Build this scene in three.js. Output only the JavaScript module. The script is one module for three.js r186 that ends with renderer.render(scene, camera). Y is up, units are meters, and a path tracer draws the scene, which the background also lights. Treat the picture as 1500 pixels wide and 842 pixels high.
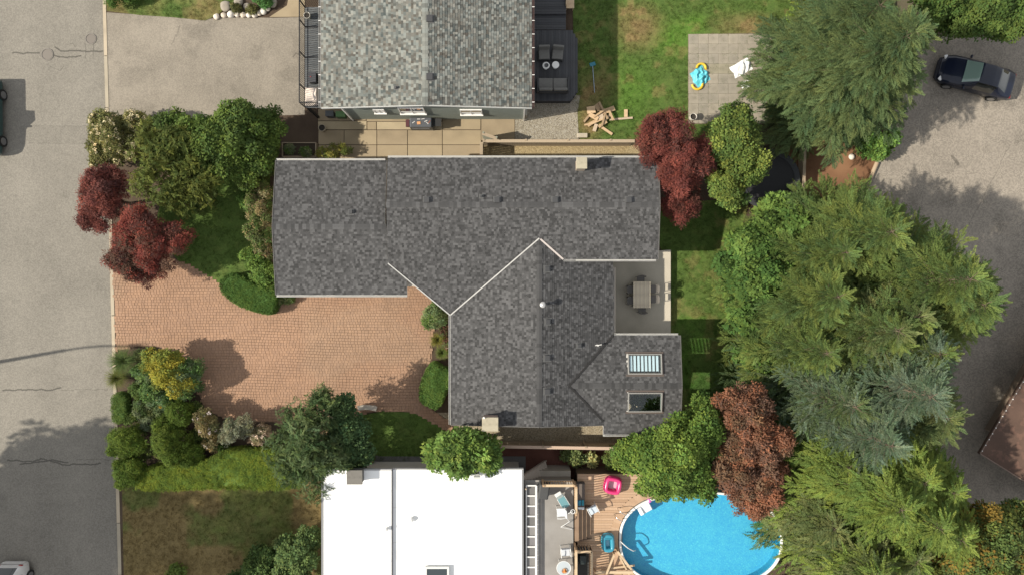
import * as THREE from 'three';
import { mergeGeometries, mergeVertices } from 'three/addons/utils/BufferGeometryUtils.js';
import { RoundedBoxGeometry } from 'three/addons/geometries/RoundedBoxGeometry.js';

// ---------------------------------------------------------------- camera, sky, sun, exposure
const scene = new THREE.Scene();
const CAM_H = 40, PXM = 25;                       // drone height (m), photograph pixels per metre on the ground
const camera = new THREE.PerspectiveCamera(2 * Math.atan(421 / PXM / CAM_H) * 180 / Math.PI, 1024 / 574, 0.5, 900);
camera.position.set(0, CAM_H, 0); camera.up.set(0, 0, -1); camera.lookAt(0, 0, 0);
const renderer = new THREE.WebGLRenderer({ antialias: true });
renderer.toneMapping = THREE.LinearToneMapping;
renderer.toneMappingExposure = 1.5;
renderer.shadowMap.enabled = true;
{
  const W = 128, H = 64, d = new Float32Array(W * H * 4);
  for (let j = 0; j < H; j++) for (let i = 0; i < W; i++) {
    const el = (j + 0.5) / H * Math.PI - Math.PI / 2, t = Math.max(0, Math.sin(el)), k = (j * W + i) * 4;
    const f = Math.pow(t, 0.5);
    d[k] = 0.62 - 0.2 * f; d[k + 1] = 0.63 - 0.19 * f; d[k + 2] = 0.63 - 0.16 * f; d[k + 3] = 1;
  }
  const sky = new THREE.DataTexture(d, W, H, THREE.RGBAFormat, THREE.FloatType);
  sky.mapping = THREE.EquirectangularReflectionMapping; sky.magFilter = THREE.LinearFilter; sky.minFilter = THREE.LinearFilter; sky.needsUpdate = true;
  scene.background = sky; scene.environment = sky;
}
const sun = new THREE.DirectionalLight(new THREE.Color().setRGB(1, 0.93, 0.8), 4.5);
sun.position.set(-65, 50, 11.5); sun.target.position.set(0, 0, 0);
sun.castShadow = true; sun.shadow.mapSize.set(4096, 4096);
Object.assign(sun.shadow.camera, { left: -50, right: 50, top: 40, bottom: -40, near: 1, far: 200 });
sun.shadow.radius = 1.4;
scene.add(sun, sun.target);

// ---------------------------------------------------------------- helpers
let seed = 12345;
const rnd = () => { seed = (seed + 0x6d2b79f5) | 0; let t = Math.imul(seed ^ (seed >>> 15), 1 | seed); t = (t + Math.imul(t ^ (t >>> 7), 61 | t)) ^ t; return ((t ^ (t >>> 14)) >>> 0) / 4294967296; };
const rr = (a, b) => a + (b - a) * rnd();
const clamp = (x, a = 0, b = 1) => Math.min(b, Math.max(a, x));
const lerp = (a, b, t) => a + (b - a) * t;
const sstep = (a, b, x) => { const t = clamp((x - a) / (b - a)); return t * t * (3 - 2 * t); };
const V = (x, y, z) => new THREE.Vector3(x, y, z);
// survey point: plan pixel of the photograph at height h -> metres
const P = (px, py, h = 0) => { const k = (1 - h / CAM_H) / PXM; return V((px - 750) * k, h, (py - 421) * k); };
const hash2 = (x, y) => { let n = (x * 374761393 + y * 668265263) | 0; n = Math.imul(n ^ (n >>> 13), 1274126177); return ((n ^ (n >>> 16)) >>> 0) / 4294967296; };
const vnoise = (x, y, per = 0) => {
  let xi = Math.floor(x), yi = Math.floor(y); const fx = x - xi, fy = y - yi, u = fx * fx * (3 - 2 * fx), v = fy * fy * (3 - 2 * fy);
  let x1 = xi + 1, y1 = yi + 1;
  if (per) { xi = ((xi % per) + per) % per; x1 = ((x1 % per) + per) % per; yi = ((yi % per) + per) % per; y1 = ((y1 % per) + per) % per; }
  return lerp(lerp(hash2(xi, yi), hash2(x1, yi), u), lerp(hash2(xi, y1), hash2(x1, y1), u), v);
};
const fbm = (x, y, o = 4, per = 0) => { let s = 0, a = 0.5, t = 0; for (let i = 0; i < o; i++) { s += a * vnoise(x, y, per); t += a; x *= 2; y *= 2; per *= 2; a *= 0.5; } return s / t; };
const enc = (c) => Math.round(255 * clamp(c <= 0.0031308 ? 12.92 * c : 1.055 * Math.pow(c, 1 / 2.4) - 0.055));
function dtex(w, h, fn, srgb = true) {               // fn(column, row) -> linear r g b
  const d = new Uint8Array(w * h * 4);
  for (let j = 0; j < h; j++) for (let i = 0; i < w; i++) {
    const c = fn(i, j), k = (j * w + i) * 4;
    if (srgb) { d[k] = enc(c[0]); d[k + 1] = enc(c[1]); d[k + 2] = enc(c[2]); } else { d[k] = d[k + 1] = d[k + 2] = Math.round(255 * clamp(c)); }
    d[k + 3] = 255;
  }
  const t = new THREE.DataTexture(d, w, h, THREE.RGBAFormat);
  if (srgb) t.colorSpace = THREE.SRGBColorSpace;
  t.magFilter = THREE.LinearFilter; t.minFilter = THREE.LinearMipmapLinearFilter; t.generateMipmaps = true;
  t.wrapS = t.wrapT = THREE.RepeatWrapping; t.needsUpdate = true;
  return t;
}
const mat = (r, g, b, rough = 0.8, o = {}) => new THREE.MeshStandardMaterial({ color: new THREE.Color().setRGB(r, g, b), roughness: rough, side: THREE.DoubleSide, ...o });
const phys = (r, g, b, rough, o = {}) => new THREE.MeshPhysicalMaterial({ color: new THREE.Color().setRGB(r, g, b), roughness: rough, side: THREE.DoubleSide, ...o });

const taken = new Map();
const numbered = (n) => { const k = taken.get(n) || 0; taken.set(n, k + 1); return k ? n + '_' + String(k).padStart(3, '0') : n; };
function tag(o, label, category, group, kind) { o.userData = { label, category }; if (group) o.userData.group = group; if (kind) o.userData.kind = kind; return o; }
function thing(name, label, category, pos = [0, 0, 0], turn = 0, group) {
  const g = new THREE.Group(); g.name = numbered(name); g.position.set(...(pos.isVector3 ? pos.toArray() : pos)); g.rotation.y = turn; scene.add(g);
  return tag(g, label, category, group);
}
// planar uv in metres by dominant normal axis
function uvm(g) {
  if (!g.attributes.normal) g.computeVertexNormals();
  const p = g.attributes.position, n = g.attributes.normal, uv = new Float32Array(p.count * 2);
  for (let i = 0; i < p.count; i++) {
    const ax = Math.abs(n.getX(i)), ay = Math.abs(n.getY(i)), az = Math.abs(n.getZ(i));
    if (ay >= ax && ay >= az) { uv[2 * i] = p.getX(i); uv[2 * i + 1] = p.getZ(i); }
    else if (ax >= az) { uv[2 * i] = p.getZ(i); uv[2 * i + 1] = p.getY(i); }
    else { uv[2 * i] = p.getX(i); uv[2 * i + 1] = p.getY(i); }
  }
  g.setAttribute('uv', new THREE.BufferAttribute(uv, 2)); return g;
}
const ni = (g) => { const q = g.index ? g.toNonIndexed() : g; for (const k of Object.keys(q.attributes)) if (!['position', 'normal'].includes(k)) q.deleteAttribute(k); return q; };
const join = (list) => (list.length === 1 ? ni(list[0]) : mergeGeometries(list.map(ni)));
function mesh(name, geos, m, parent) {
  const g = uvm(Array.isArray(geos) ? join(geos) : geos), o = new THREE.Mesh(g, m);
  o.name = parent ? name : numbered(name); o.castShadow = o.receiveShadow = true; (parent || scene).add(o); return o;
}
const share = (name, geo, m, parent) => { const o = new THREE.Mesh(geo, m); o.name = parent ? name : numbered(name); o.castShadow = o.receiveShadow = true; (parent || scene).add(o); return o; };
const E = new THREE.Euler(), Q = new THREE.Quaternion(), M4 = new THREE.Matrix4();
const put = (g, x, y, z, ry = 0, rx = 0, rz = 0) => { E.set(rx, ry, rz, 'YXZ'); Q.setFromEuler(E); return g.applyMatrix4(M4.compose(V(x, y, z), Q, V(1, 1, 1))); };
const box = (w, h, d, x = 0, y = 0, z = 0, ry = 0, rx = 0, rz = 0) => put(new THREE.BoxGeometry(w, h, d), x, y, z, ry, rx, rz);        // centre
const rbox = (w, h, d, x, y, z, r = 0.02, ry = 0, rx = 0, rz = 0, s = 2) => put(new RoundedBoxGeometry(w, h, d, s, Math.min(r, w * 0.49, h * 0.49, d * 0.49)), x, y, z, ry, rx, rz);
const cyl = (r0, r1, h, x, y, z, n = 20) => put(new THREE.CylinderGeometry(r1, r0, h, n), x, y + h / 2, z);                          // base at y
function bar(a, b, w, h = w) {                         // rectangular beam between two points
  const d = b.clone().sub(a), L = d.length(), g = new THREE.BoxGeometry(w, h, L);
  const m = new THREE.Matrix4().lookAt(a, b, Math.abs(d.y) > 0.99 * L ? V(1, 0, 0) : V(0, 1, 0)); m.setPosition(a.clone().add(b).multiplyScalar(0.5));
  return g.applyMatrix4(m);
}
const rod = (a, b, r, r1 = r, n = 8) => { const d = b.clone().sub(a), L = d.length(), g = new THREE.CylinderGeometry(r1, r, L, n, 1); return g.applyMatrix4(M4.compose(a.clone().add(b).multiplyScalar(0.5), Q.setFromUnitVectors(V(0, 1, 0), d.normalize()), V(1, 1, 1))); };
const tube = (pts, r, seg = 24, n = 6, closed = false) => new THREE.TubeGeometry(new THREE.CatmullRomCurve3(pts, closed, 'catmullrom', 0.3), seg, r, n, closed);
const lathe = (pts, n = 28) => new THREE.LatheGeometry(pts.map(([r, y]) => new THREE.Vector2(r, y)), n);
const at = (g, v) => g.translate(v.x, v.y, v.z);
const pxs = (pts, h) => pts.map(([x, y]) => { const p = P(x, y, h); return [p.x, p.z]; });
function slabGeo(xz, top, thick, bevel = 0, holes = []) {  // horizontal slab from an outline in metres
  const s = new THREE.Shape(xz.map(([x, z]) => new THREE.Vector2(x, -z)));
  for (const h of holes) s.holes.push(new THREE.Path(h.map(([x, z]) => new THREE.Vector2(x, -z))));
  const g = new THREE.ExtrudeGeometry(s, { depth: thick - bevel, bevelEnabled: bevel > 0, bevelSize: bevel, bevelThickness: bevel, bevelOffset: -bevel, bevelSegments: 1, curveSegments: 4 });
  g.rotateX(-Math.PI / 2); g.translate(0, top - thick, 0); return g;
}
function smooth(pts, n = 6) { const c = new THREE.CatmullRomCurve3(pts.map(([x, y]) => V(x, y, 0)), true, 'catmullrom', 0.5); return c.getPoints(pts.length * n).slice(0, -1).map((p) => [p.x, p.y]); }
function inside(x, z, poly) { let c = false; for (let i = 0, j = poly.length - 1; i < poly.length; j = i++) { const [xi, zi] = poly[i], [xj, zj] = poly[j]; if ((zi > z) !== (zj > z) && x < (xj - xi) * (z - zi) / (zj - zi) + xi) c = !c; } return c; }
function structure(name, label, category, xz, top, thick, m, win, bevel = 0, holes = []) {   // win: texture window [x0, z0, w, d] in metres
  const g = slabGeo(xz, top, thick, bevel, holes), o = mesh(name, g, m);
  if (win) { const p = g.attributes.position, uv = g.attributes.uv; for (let i = 0; i < p.count; i++) uv.setXY(i, (p.getX(i) - win[0]) / win[2], (p.getZ(i) - win[1]) / win[3]); }
  return tag(o, label, category, null, 'structure');
}
const tiled = (t, metres) => { const c = t.clone(); c.repeat.set(1 / metres, 1 / metres); c.needsUpdate = true; return c; };

// ---------------------------------------------------------------- textures
const grainTex = dtex(256, 256, (i, j) => { const g = 0.72 + 0.36 * hash2(i, j) * 0.6 + 0.24 * fbm(i / 32, j / 32, 3, 8); return [g, g, g]; });
const concTex = dtex(512, 512, (i, j) => { const b = fbm(i / 128, j / 128, 5, 4), f = hash2(i, j + 900); const g = 0.68 + 0.34 * b + 0.14 * f + (hash2(i >> 1, j >> 1) > 0.985 ? -0.2 : 0); return [g, g * 0.99, g * 0.975]; });
const gravelTex = dtex(512, 512, (i, j) => { let best = 9, id = 0; const cx = i / 8, cy = j / 8; for (let a = -1; a < 2; a++) for (let b = -1; b < 2; b++) { const X = (Math.floor(cx) + a + 64) % 64, Y = (Math.floor(cy) + b + 64) % 64, dx = Math.floor(cx) + a + hash2(X, Y) - cx, dy = Math.floor(cy) + b + hash2(Y + 99, X) - cy, q = dx * dx + dy * dy; if (q < best) { best = q; id = hash2(X + 7, Y + 3); } } const g = 0.5 + 0.7 * id; return [g, g * (0.93 + 0.06 * id), g * (0.82 + 0.1 * id)]; });
const gravelBump = dtex(256, 256, (i, j) => { let best = 9; const cx = i / 8, cy = j / 8; for (let a = -1; a < 2; a++) for (let b = -1; b < 2; b++) { const X = (Math.floor(cx) + a + 32) % 32, Y = (Math.floor(cy) + b + 32) % 32, dx = Math.floor(cx) + a + hash2(X, Y) - cx, dy = Math.floor(cy) + b + hash2(Y + 99, X) - cy; best = Math.min(best, dx * dx + dy * dy); } return clamp(1 - best); }, false);
const soilTex = dtex(1024, 1024, (i, j) => { const b = fbm(i / 128, j / 128, 5, 8), f = hash2(i, j), ch = vnoise(i / 5, j / 2, 0); const g = 0.45 + 0.6 * b + 0.35 * f * f + (ch > 0.86 ? 0.35 : 0); return [g, g * (0.9 + 0.1 * b), g * (0.85 + 0.12 * b)]; });
const woodTex = dtex(256, 256, (i, j) => { const w = fbm(i / 8, j / 128, 4, 2) , s = vnoise(i / 3, j / 64, 0); const g = 0.7 + 0.35 * w + 0.18 * s; return [g, g * 0.97, g * 0.93]; });
const rippleBump = dtex(512, 512, (i, j) => { const a = fbm(i / 32, j / 32, 3, 16), b = vnoise(i / 16 + 3 * a, j / 16, 0); return 0.5 * a + 0.5 * b; }, false);
const roughBump = dtex(256, 256, (i, j) => 0.6 * hash2(i, j) + 0.4 * fbm(i / 16, j / 16, 3, 16), false);
function groundTex(x0, z0, w, d, res, fn, marks = []) {   // one sheet, mapped once over its whole extent
  const W = Math.min(2048, Math.round(w * res)), H = Math.min(2048, Math.round(d * res)), m = new Float32Array(W * H).fill(1);
  for (const { pts, width, k } of marks) for (let s = 0; s + 1 < pts.length; s++) {      // cracks, sealed joints
    const [ax, az] = pts[s], [bx, bz] = pts[s + 1], L = Math.hypot(bx - ax, bz - az), n = Math.ceil(L * res * 2);
    for (let q = 0; q <= n; q++) {
      const t = q / n, jx = (vnoise(ax * 7 + t * L * 3, az * 5) - 0.5) * 0.09, X = (lerp(ax, bx, t) - x0) / w * W + jx * res * 0.6, Z = (lerp(az, bz, t) + jx - z0) / d * H, r = width * res / 2;
      for (let b = -Math.ceil(r); b <= Math.ceil(r); b++) for (let a = -Math.ceil(r); a <= Math.ceil(r); a++) { const I = Math.round(X) + a, J = Math.round(Z) + b; if (I >= 0 && J >= 0 && I < W && J < H && a * a + b * b <= r * r + 0.3) m[J * W + I] = Math.min(m[J * W + I], k); }
    }
  }
  const t = dtex(W, H, (i, j) => { const c = fn(x0 + (i + 0.5) / W * w, z0 + (j + 0.5) / H * d, i, j), k = m[j * W + i]; return [c[0] * k, c[1] * k, c[2] * k]; });
  t.wrapS = t.wrapT = THREE.ClampToEdgeWrapping; return t;
}
const mkLine = (pts, width = 0.05, k = 0.45) => ({ pts: pts.map(([x, y]) => { const p = P(x, y); return [p.x, p.z]; }), width, k });

// ---------------------------------------------------------------- ground, road, paving, lawns
const soilMat = (r, g, b) => mat(r, g, b, 0.97, { map: tiled(soilTex, 7), bumpMap: tiled(soilTex, 7), bumpScale: 0.02 });
{
  const g = new THREE.PlaneGeometry(1200, 1200); g.rotateX(-Math.PI / 2); g.translate(0, -0.16, 0);
  tag(mesh('ground', g, soilMat(0.13, 0.12, 0.075)), 'brown earth reaching away beyond the gardens', 'ground', null, 'structure');
}
const KERB = (py) => 150 + (py - 20) * 0.0272;        // kerb line drifts right going down the street
{
  const win = [-46, -20, 24, 40];
  const cr = [mkLine([[15, 76], [55, 77]]), mkLine([[78, 68], [86, 74], [112, 73], [148, 74]]), mkLine([[75, 80], [95, 83], [116, 80]]), mkLine([[122, 62], [123, 84]], 0.03), mkLine([[134, 62], [133, 84]], 0.03), mkLine([[95, 64], [104, 62], [108, 68]], 0.03, 0.6),
    mkLine([[0, 571], [70, 571], [86, 567]], 0.05), mkLine([[86, 571], [155, 570]], 0.03, 0.6), mkLine([[8, 675], [45, 676], [56, 672], [96, 677]], 0.06, 0.5), mkLine([[26, 680], [70, 674], [90, 681], [145, 679]], 0.06, 0.5), mkLine([[108, 673], [158, 673]], 0.04, 0.55),
    mkLine([[40, 183], [148, 184]], 0.03, 0.75), mkLine([[40, 209], [145, 210]], 0.03, 0.78), mkLine([[70, 96], [84, 102], [90, 95]], 0.03, 0.6)];
  const road = groundTex(...win, 38, (x, z, i, j) => {
    const b = fbm(x * 0.35 + 9, z * 0.35, 4), m = fbm(x * 2.1, z * 2.1 + 5, 3), f = 0.35 * hash2(i, j) + 0.65 * hash2((i + (j >> 3)) >> 1, j >> 1), lane = 0.03 * Math.sin(x * 1.9), pz = P(0, 197).z, patch = Math.abs(z - pz) < 0.52 && x > -29 ? -0.035 : 0;
    const spot = vnoise(x * 1.3 + 40, z * 1.3) > 0.93 ? -0.08 : 0;
    const g = 0.195 * (0.78 + 0.28 * b + 0.12 * m + 0.5 * (f - 0.5) + lane + patch * 2 + spot); return [g * 1.03, g * 0.94, g * 0.795];
  }, cr);
  const xz = [[-46, -20], ...[-120, 20, 421, 842, 960].map((y) => { const p = P(KERB(y), y); return [p.x, p.z]; }), [-46, 20]];
  structure('road', 'sun bleached grey asphalt street with sealed cracks along the kerb', 'road', xz, -0.1, 0.05, mat(1, 1, 1, 0.93, { map: road, bumpMap: tiled(roughBump, 1.5), bumpScale: 0.006 }), win);
}
const concMat = (r, g, b, m = 3) => mat(r, g, b, 0.9, { map: tiled(concTex, m), bumpMap: tiled(roughBump, 1.2), bumpScale: 0.004 });
{
  const kerb = thing('kerb', 'pale concrete kerb strip between street and driveways', 'kerb'); kerb.userData.kind = 'structure';
  const variants = [concMat(0.42, 0.36, 0.27), concMat(0.46, 0.385, 0.285), concMat(0.39, 0.34, 0.26)];
  for (let k = 0, y = -70; y < 900; k++, y += 76) {
    const a = P(KERB(y) + 2.6, y + 0.4), b = P(KERB(y + 75.4) + 2.6, y + 75.4); a.y = b.y = -0.045;
    mesh('kerb_stone', bar(a, b, 0.19, 0.13), variants[k % 3], kerb);
  }
}
{ // man-hole lids in the street
  for (const [px, py, r, l] of [[131, 56, 0.31, 'round iron manhole lid in the street beside the kerb'], [67, 79, 0.34, 'round iron manhole lid in the street among sealed cracks']]) {
    const t = thing('manhole_lid', l, 'manhole', P(px, py).setY(-0.1)), m = mat(0.17, 0.15, 0.13, 0.7, { metalness: 0.3 });
    mesh('lid', [cyl(r - 0.04, r - 0.04, 0.012, 0, 0, 0, 28)], m, t);
    mesh('rim', [new THREE.TorusGeometry(r, 0.03, 6, 32).rotateX(Math.PI / 2)], mat(0.2, 0.18, 0.16, 0.8), t);
  }
}
structure('garden_soil', 'dark bark mulched soil of the garden beds', 'soil', [[P(KERB(-100) + 5, 0).x, -20], [22.5, -20], [22.5, 20], [P(KERB(900) + 5, 0).x, 20]], -0.01, 0.14, soilMat(0.085, 0.06, 0.04));
{
  const win = [-24, -17.5, 13, 8];
  const t = groundTex(...win, 42, (x, z, i, j) => {
    const b = fbm(x * 0.6 + 3, z * 0.6, 5), m = fbm(x * 2.5, z * 2.5, 3), f = 0.35 * hash2(i, j) + 0.65 * hash2(i >> 1, j >> 1), st = sstep(0.58, 0.75, fbm(x * 0.8 + 30, z * 0.8, 4)) * 0.14;
    const g = 0.236 * (0.74 + 0.4 * b + 0.1 * m + 0.45 * (f - 0.5) - st); return [g * 1.02, g * 0.89, g * 0.72];
  }, [mkLine([[262, 38], [257, 52], [250, 64]], 0.05, 0.75), mkLine([[360, 151], [380, 163]], 0.04, 0.6), mkLine([[428, 82], [432, 78], [440, 80]], 0.04, 0.6)]);
  structure('asphalt_driveway', 'wide worn asphalt driveway of the green-grey shingled house', 'driveway', pxs([[155, 18], [200, 21], [300, 28], [330, 25], [400, 26], [446, 25], [446, 168], [380, 170], [158, 176]], 0), 0.0, 0.12, mat(1, 1, 1, 0.93, { map: t, bumpMap: tiled(roughBump, 1.5), bumpScale: 0.006 }), win);
}
{
  const win = [19, -16, 36, 34];
  const t = groundTex(...win, 32, (x, z, i, j) => {
    const b = fbm(x * 0.4 + 60, z * 0.4, 5), m = fbm(x * 2, z * 2 + 7, 3), f = hash2(i >> 1, j >> 1), st = sstep(0.6, 0.8, fbm(x * 0.7 + 10, z * 0.7 + 3, 4)) * 0.2;
    const g = 0.24 * (0.72 + 0.42 * b + 0.12 * m + 0.42 * (f - 0.5) - st); return [g * 1.02, g * 0.89, g * 0.735];
  }, [mkLine([[1480, 212], [1440, 290], [1420, 330]], 0.04, 0.7), mkLine([[1395, 228], [1404, 240]], 0.16, 0.6)]);
  structure('parking_court', 'grey asphalt court where the dark car is parked under trees', 'parking', pxs([[1268, 293], [1283, 240], [1302, 200], [1318, 130], [1340, 60], [1600, 10], [2000, 10], [2000, 860], [1300, 860], [1380, 700], [1330, 560], [1330, 420], [1262, 330]], 0), 0.005, 0.15, mat(1, 1, 1, 0.93, { map: t, bumpMap: tiled(roughBump, 1.5), bumpScale: 0.006 }), win);
}
// bark mulch by the timber beam
structure('bark_mulch', 'rust brown bark mulch between timber beam and asphalt', 'mulch', pxs([[1165, 205], [1300, 205], [1283, 240], [1266, 292], [1262, 330], [1130, 340], [1100, 300]], 0), 0.012, 0.05, soilMat(0.235, 0.125, 0.065));
structure('soil_bed', 'red brown soil bed behind the wooden boundary fence', 'soil', pxs([[735, 657], [910, 657], [910, 705], [735, 690]], 0), 0.006, 0.05, soilMat(0.13, 0.055, 0.04));

// lawns share one survey of grass tones over the whole block
const LW = [-31, -17.5, 62, 35];
const grassTone = (x, z, i, j) => {
  const px = x * PXM + 750, py = z * PXM + 421, f = hash2(i, j), f2 = hash2(i >> 1, (j >> 1) + 50), fine = 0.66 + 0.4 * f + 0.28 * f2;
  const a = fbm(x * 0.5 + 11, z * 0.5, 4), b = fbm(x * 1.3 + 70, z * 1.3, 4), c = fbm(x * 3.1, z * 3.1 + 40, 3);
  let g = [0.066, 0.112, 0.018], dry = 0, lush = 0;
  if (py > 700 && px < 480) { dry = 0.25 + sstep(0.38, 0.56, a) * 0.75 + 0.3 * b; lush = sstep(0.55, 0.7, b) * 0.5; }
  else if (py < 60 && px < 420) dry = 0.6 + 0.7 * (b - 0.45) - sstep(0.5, 0.62, a) * 0.5;
  else if (px > 820 && py < 230) { const e = (cx, cy, rx, ry) => Math.max(0, 1 - Math.hypot((px - cx) / rx, (py - cy) / ry)); dry = 1.1 * e(935, 40, 50, 45) + 0.9 * e(1095, 38, 70, 26) + 0.8 * e(875, 130, 40, 40) + 1.2 * e(862, 178, 30, 40) + sstep(0.55, 0.75, b) * 0.45; lush = 1.3 * e(990, 55, 46, 40) + 1.1 * e(1022, 33, 22, 20) + 0.9 * e(925, 135, 50, 60); }
  else if (px > 900) { dry = sstep(0.5, 0.72, b) * 0.4; lush = sstep(0.45, 0.65, a) * 0.6; }
  dry = clamp(dry + (c - 0.5) * 0.35); lush = clamp(lush + (c - 0.5) * 0.3);
  const out = []; const D = [0.18, 0.132, 0.052], L = [0.074, 0.155, 0.016];
  for (let k = 0; k < 3; k++) out.push(lerp(lerp(g[k], L[k], lush), D[k], dry) * fine * (0.85 + 0.3 * b));
  return out;
};
const grassTex = groundTex(...LW, 32, grassTone);
const grassMat = mat(1, 1, 1, 0.97, { map: grassTex, bumpMap: tiled(roughBump, 0.8), bumpScale: 0.03 });
const lawns = [];
function lawn(label, pts, top = 0.02) { const xz = pxs(pts, 0); lawns.push([xz, top]); return structure('lawn', label, 'lawn', xz, top, 0.06, grassMat, LW); }
lawn('patchy back lawn beside the slab patio, half in the shade of the house', [[838, -60], [1160, -60], [1158, 60], [1150, 120], [1060, 205], [925, 205], [850, 205], [842, 150]]);
lawn('small even lawn between the concrete patio and the conifers', [[940, 300], [1100, 290], [1085, 340], [1070, 450], [1085, 520], [1100, 590], [960, 610], [960, 480], [975, 380]]);
lawn('shaded front lawn beside red maple and brick driveway', [[240, 270], [395, 240], [395, 400], [345, 412], [318, 414], [268, 390], [225, 340]]);
lawn('little green lawn under the brick driveway edge', [[520, 610], [560, 602], [605, 604], [640, 622], [668, 640], [660, 690], [500, 690]]);
lawn('parched brown front lawn below the long hedge', [[178, 700], [470, 700], [470, 900], [182, 900]]);
lawn('dry grass verge above the asphalt driveway', [[154, -60], [360, -60], [345, 0], [318, 22], [300, 30], [250, 25], [205, 22], [156, 16]]);

// concrete walks
const cPath = [concMat(0.33, 0.262, 0.17), concMat(0.35, 0.28, 0.182), concMat(0.315, 0.25, 0.165), concMat(0.42, 0.345, 0.23)];
{
  const w = thing('side_walk', 'tan concrete slab walk between the two shingled houses', 'path'); w.userData.kind = 'structure';
  const quad = (pts, m, top = 0.05) => mesh('slab', slabGeo(pxs(pts, 0), top, 0.06, 0.008), m, w);
  const xs = [466, 504, 552, 597, 648, 705];
  for (let k = 0; k + 1 < xs.length; k++) { quad([[xs[k] + 0.4, 191], [xs[k + 1] - 0.4, 191], [xs[k + 1] - 0.4, 212], [xs[k] + 0.4, 212]], cPath[k % 3]); quad([[xs[k] + 0.4, 212.8], [xs[k + 1] - 0.4, 212.8], [xs[k + 1] - 0.4, 236], [xs[k] + 0.4, 236]], cPath[(k + 1) % 3]); }
  quad([[466, 160], [536, 160], [536, 177], [466, 177]], cPath[2]); quad([[466, 177.8], [537, 177.8], [537, 190], [466, 190]], cPath[3]);
  quad([[537, 160], [597, 160], [597, 178], [537, 178]], cPath[0]); quad([[538, 178.8], [551, 178.8], [551, 190], [538, 190]], cPath[0]); quad([[552, 178.8], [648, 178.8], [648, 190], [552, 190]], cPath[3]);
  quad([[597.6, 160], [648, 160], [648, 178], [597.6, 178]], cPath[1]);
  quad([[648.6, 160], [704, 160], [704, 190], [648.6, 190]], cPath[1]); quad([[705, 160], [754, 160], [754, 206], [705, 206]], cPath[2]);
}
structure('front_walk', 'tan concrete walk behind the white edging stones', 'path', pxs([[446, -40], [446, 24.5], [394, 25], [420, 8], [430, -40]], 0), 0.015, 0.1, cPath[0]);
const gravelMat = (r, g, b) => mat(r, g, b, 0.95, { map: tiled(gravelTex, 2.6), bumpMap: tiled(gravelBump, 1.3), bumpScale: 0.03 });
structure('gravel_yard', 'grey gravel patch beside the dark deck and timber pile', 'gravel', pxs([[754.6, 135], [850, 140], [846, 165], [848, 203], [846, 206], [754.6, 206]], 0), 0.03, 0.08, gravelMat(0.34, 0.31, 0.26));
structure('gravel_strip', 'tan gravel strip behind the long timber fence', 'gravel', pxs([[707, 209], [940, 209], [940, 240], [707, 240]], 0), 0.02, 0.08, gravelMat(0.4, 0.32, 0.19));
structure('gravel_passage', 'tan gravel passage between house and boundary fence', 'gravel', pxs([[640, 604], [950, 604], [950, 656], [720, 656]], 0), 0.024, 0.08, gravelMat(0.36, 0.31, 0.23));
structure('side_path', 'dark asphalt path along the white roofed house', 'path', pxs([[505, 660], [560, 668], [700, 668], [770, 668], [770, 700], [480, 700]], 0), 0.026, 0.08, mat(0.13, 0.125, 0.12, 0.95, { map: tiled(grainTex, 2) }));
{ // raised concrete patio at the back door
  structure('patio', 'pale concrete patio with joints behind the house', 'patio', pxs([[890, 372], [983, 366], [983, 492], [890, 492]], 0.38), 0.38, 0.4, concMat(0.5, 0.455, 0.375, 4), null, 0.01);
}
{ // slab patio: each slab a piece of its own
  const t = thing('slab_patio', 'square grid of grey concrete slabs on the back lawn', 'patio'); t.userData.kind = 'structure';
  mesh('joint_sand', slabGeo(pxs([[1008, 50], [1150, 48], [1150, 182], [1008, 182]], 0), 0.03, 0.05), soilMat(0.2, 0.17, 0.12), t);
  const vs = [concMat(0.32, 0.285, 0.23, 2), concMat(0.345, 0.305, 0.245, 2), concMat(0.3, 0.27, 0.22, 2), concMat(0.3, 0.27, 0.2, 2)], s = 0.575, geo = uvm(ni(new RoundedBoxGeometry(s, 0.05, s, 1, 0.012)));
  for (let r = 0; r < 9; r++) for (let c = 0; c < 10; c++) {
    const p = P(1016.3 + c * 14.55, 57 + r * 14.55, 0.05), o = share('slab', geo, vs[r === 3 && c < 5 && rnd() < 0.8 ? 3 : Math.floor(rnd() * 3)], t);
    o.position.set(p.x + rr(-0.004, 0.004), 0.028 + rr(0, 0.008), p.z); o.rotation.y = rr(-0.006, 0.006) + (rnd() < 0.5 ? Math.PI : 0);
  }
}
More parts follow.
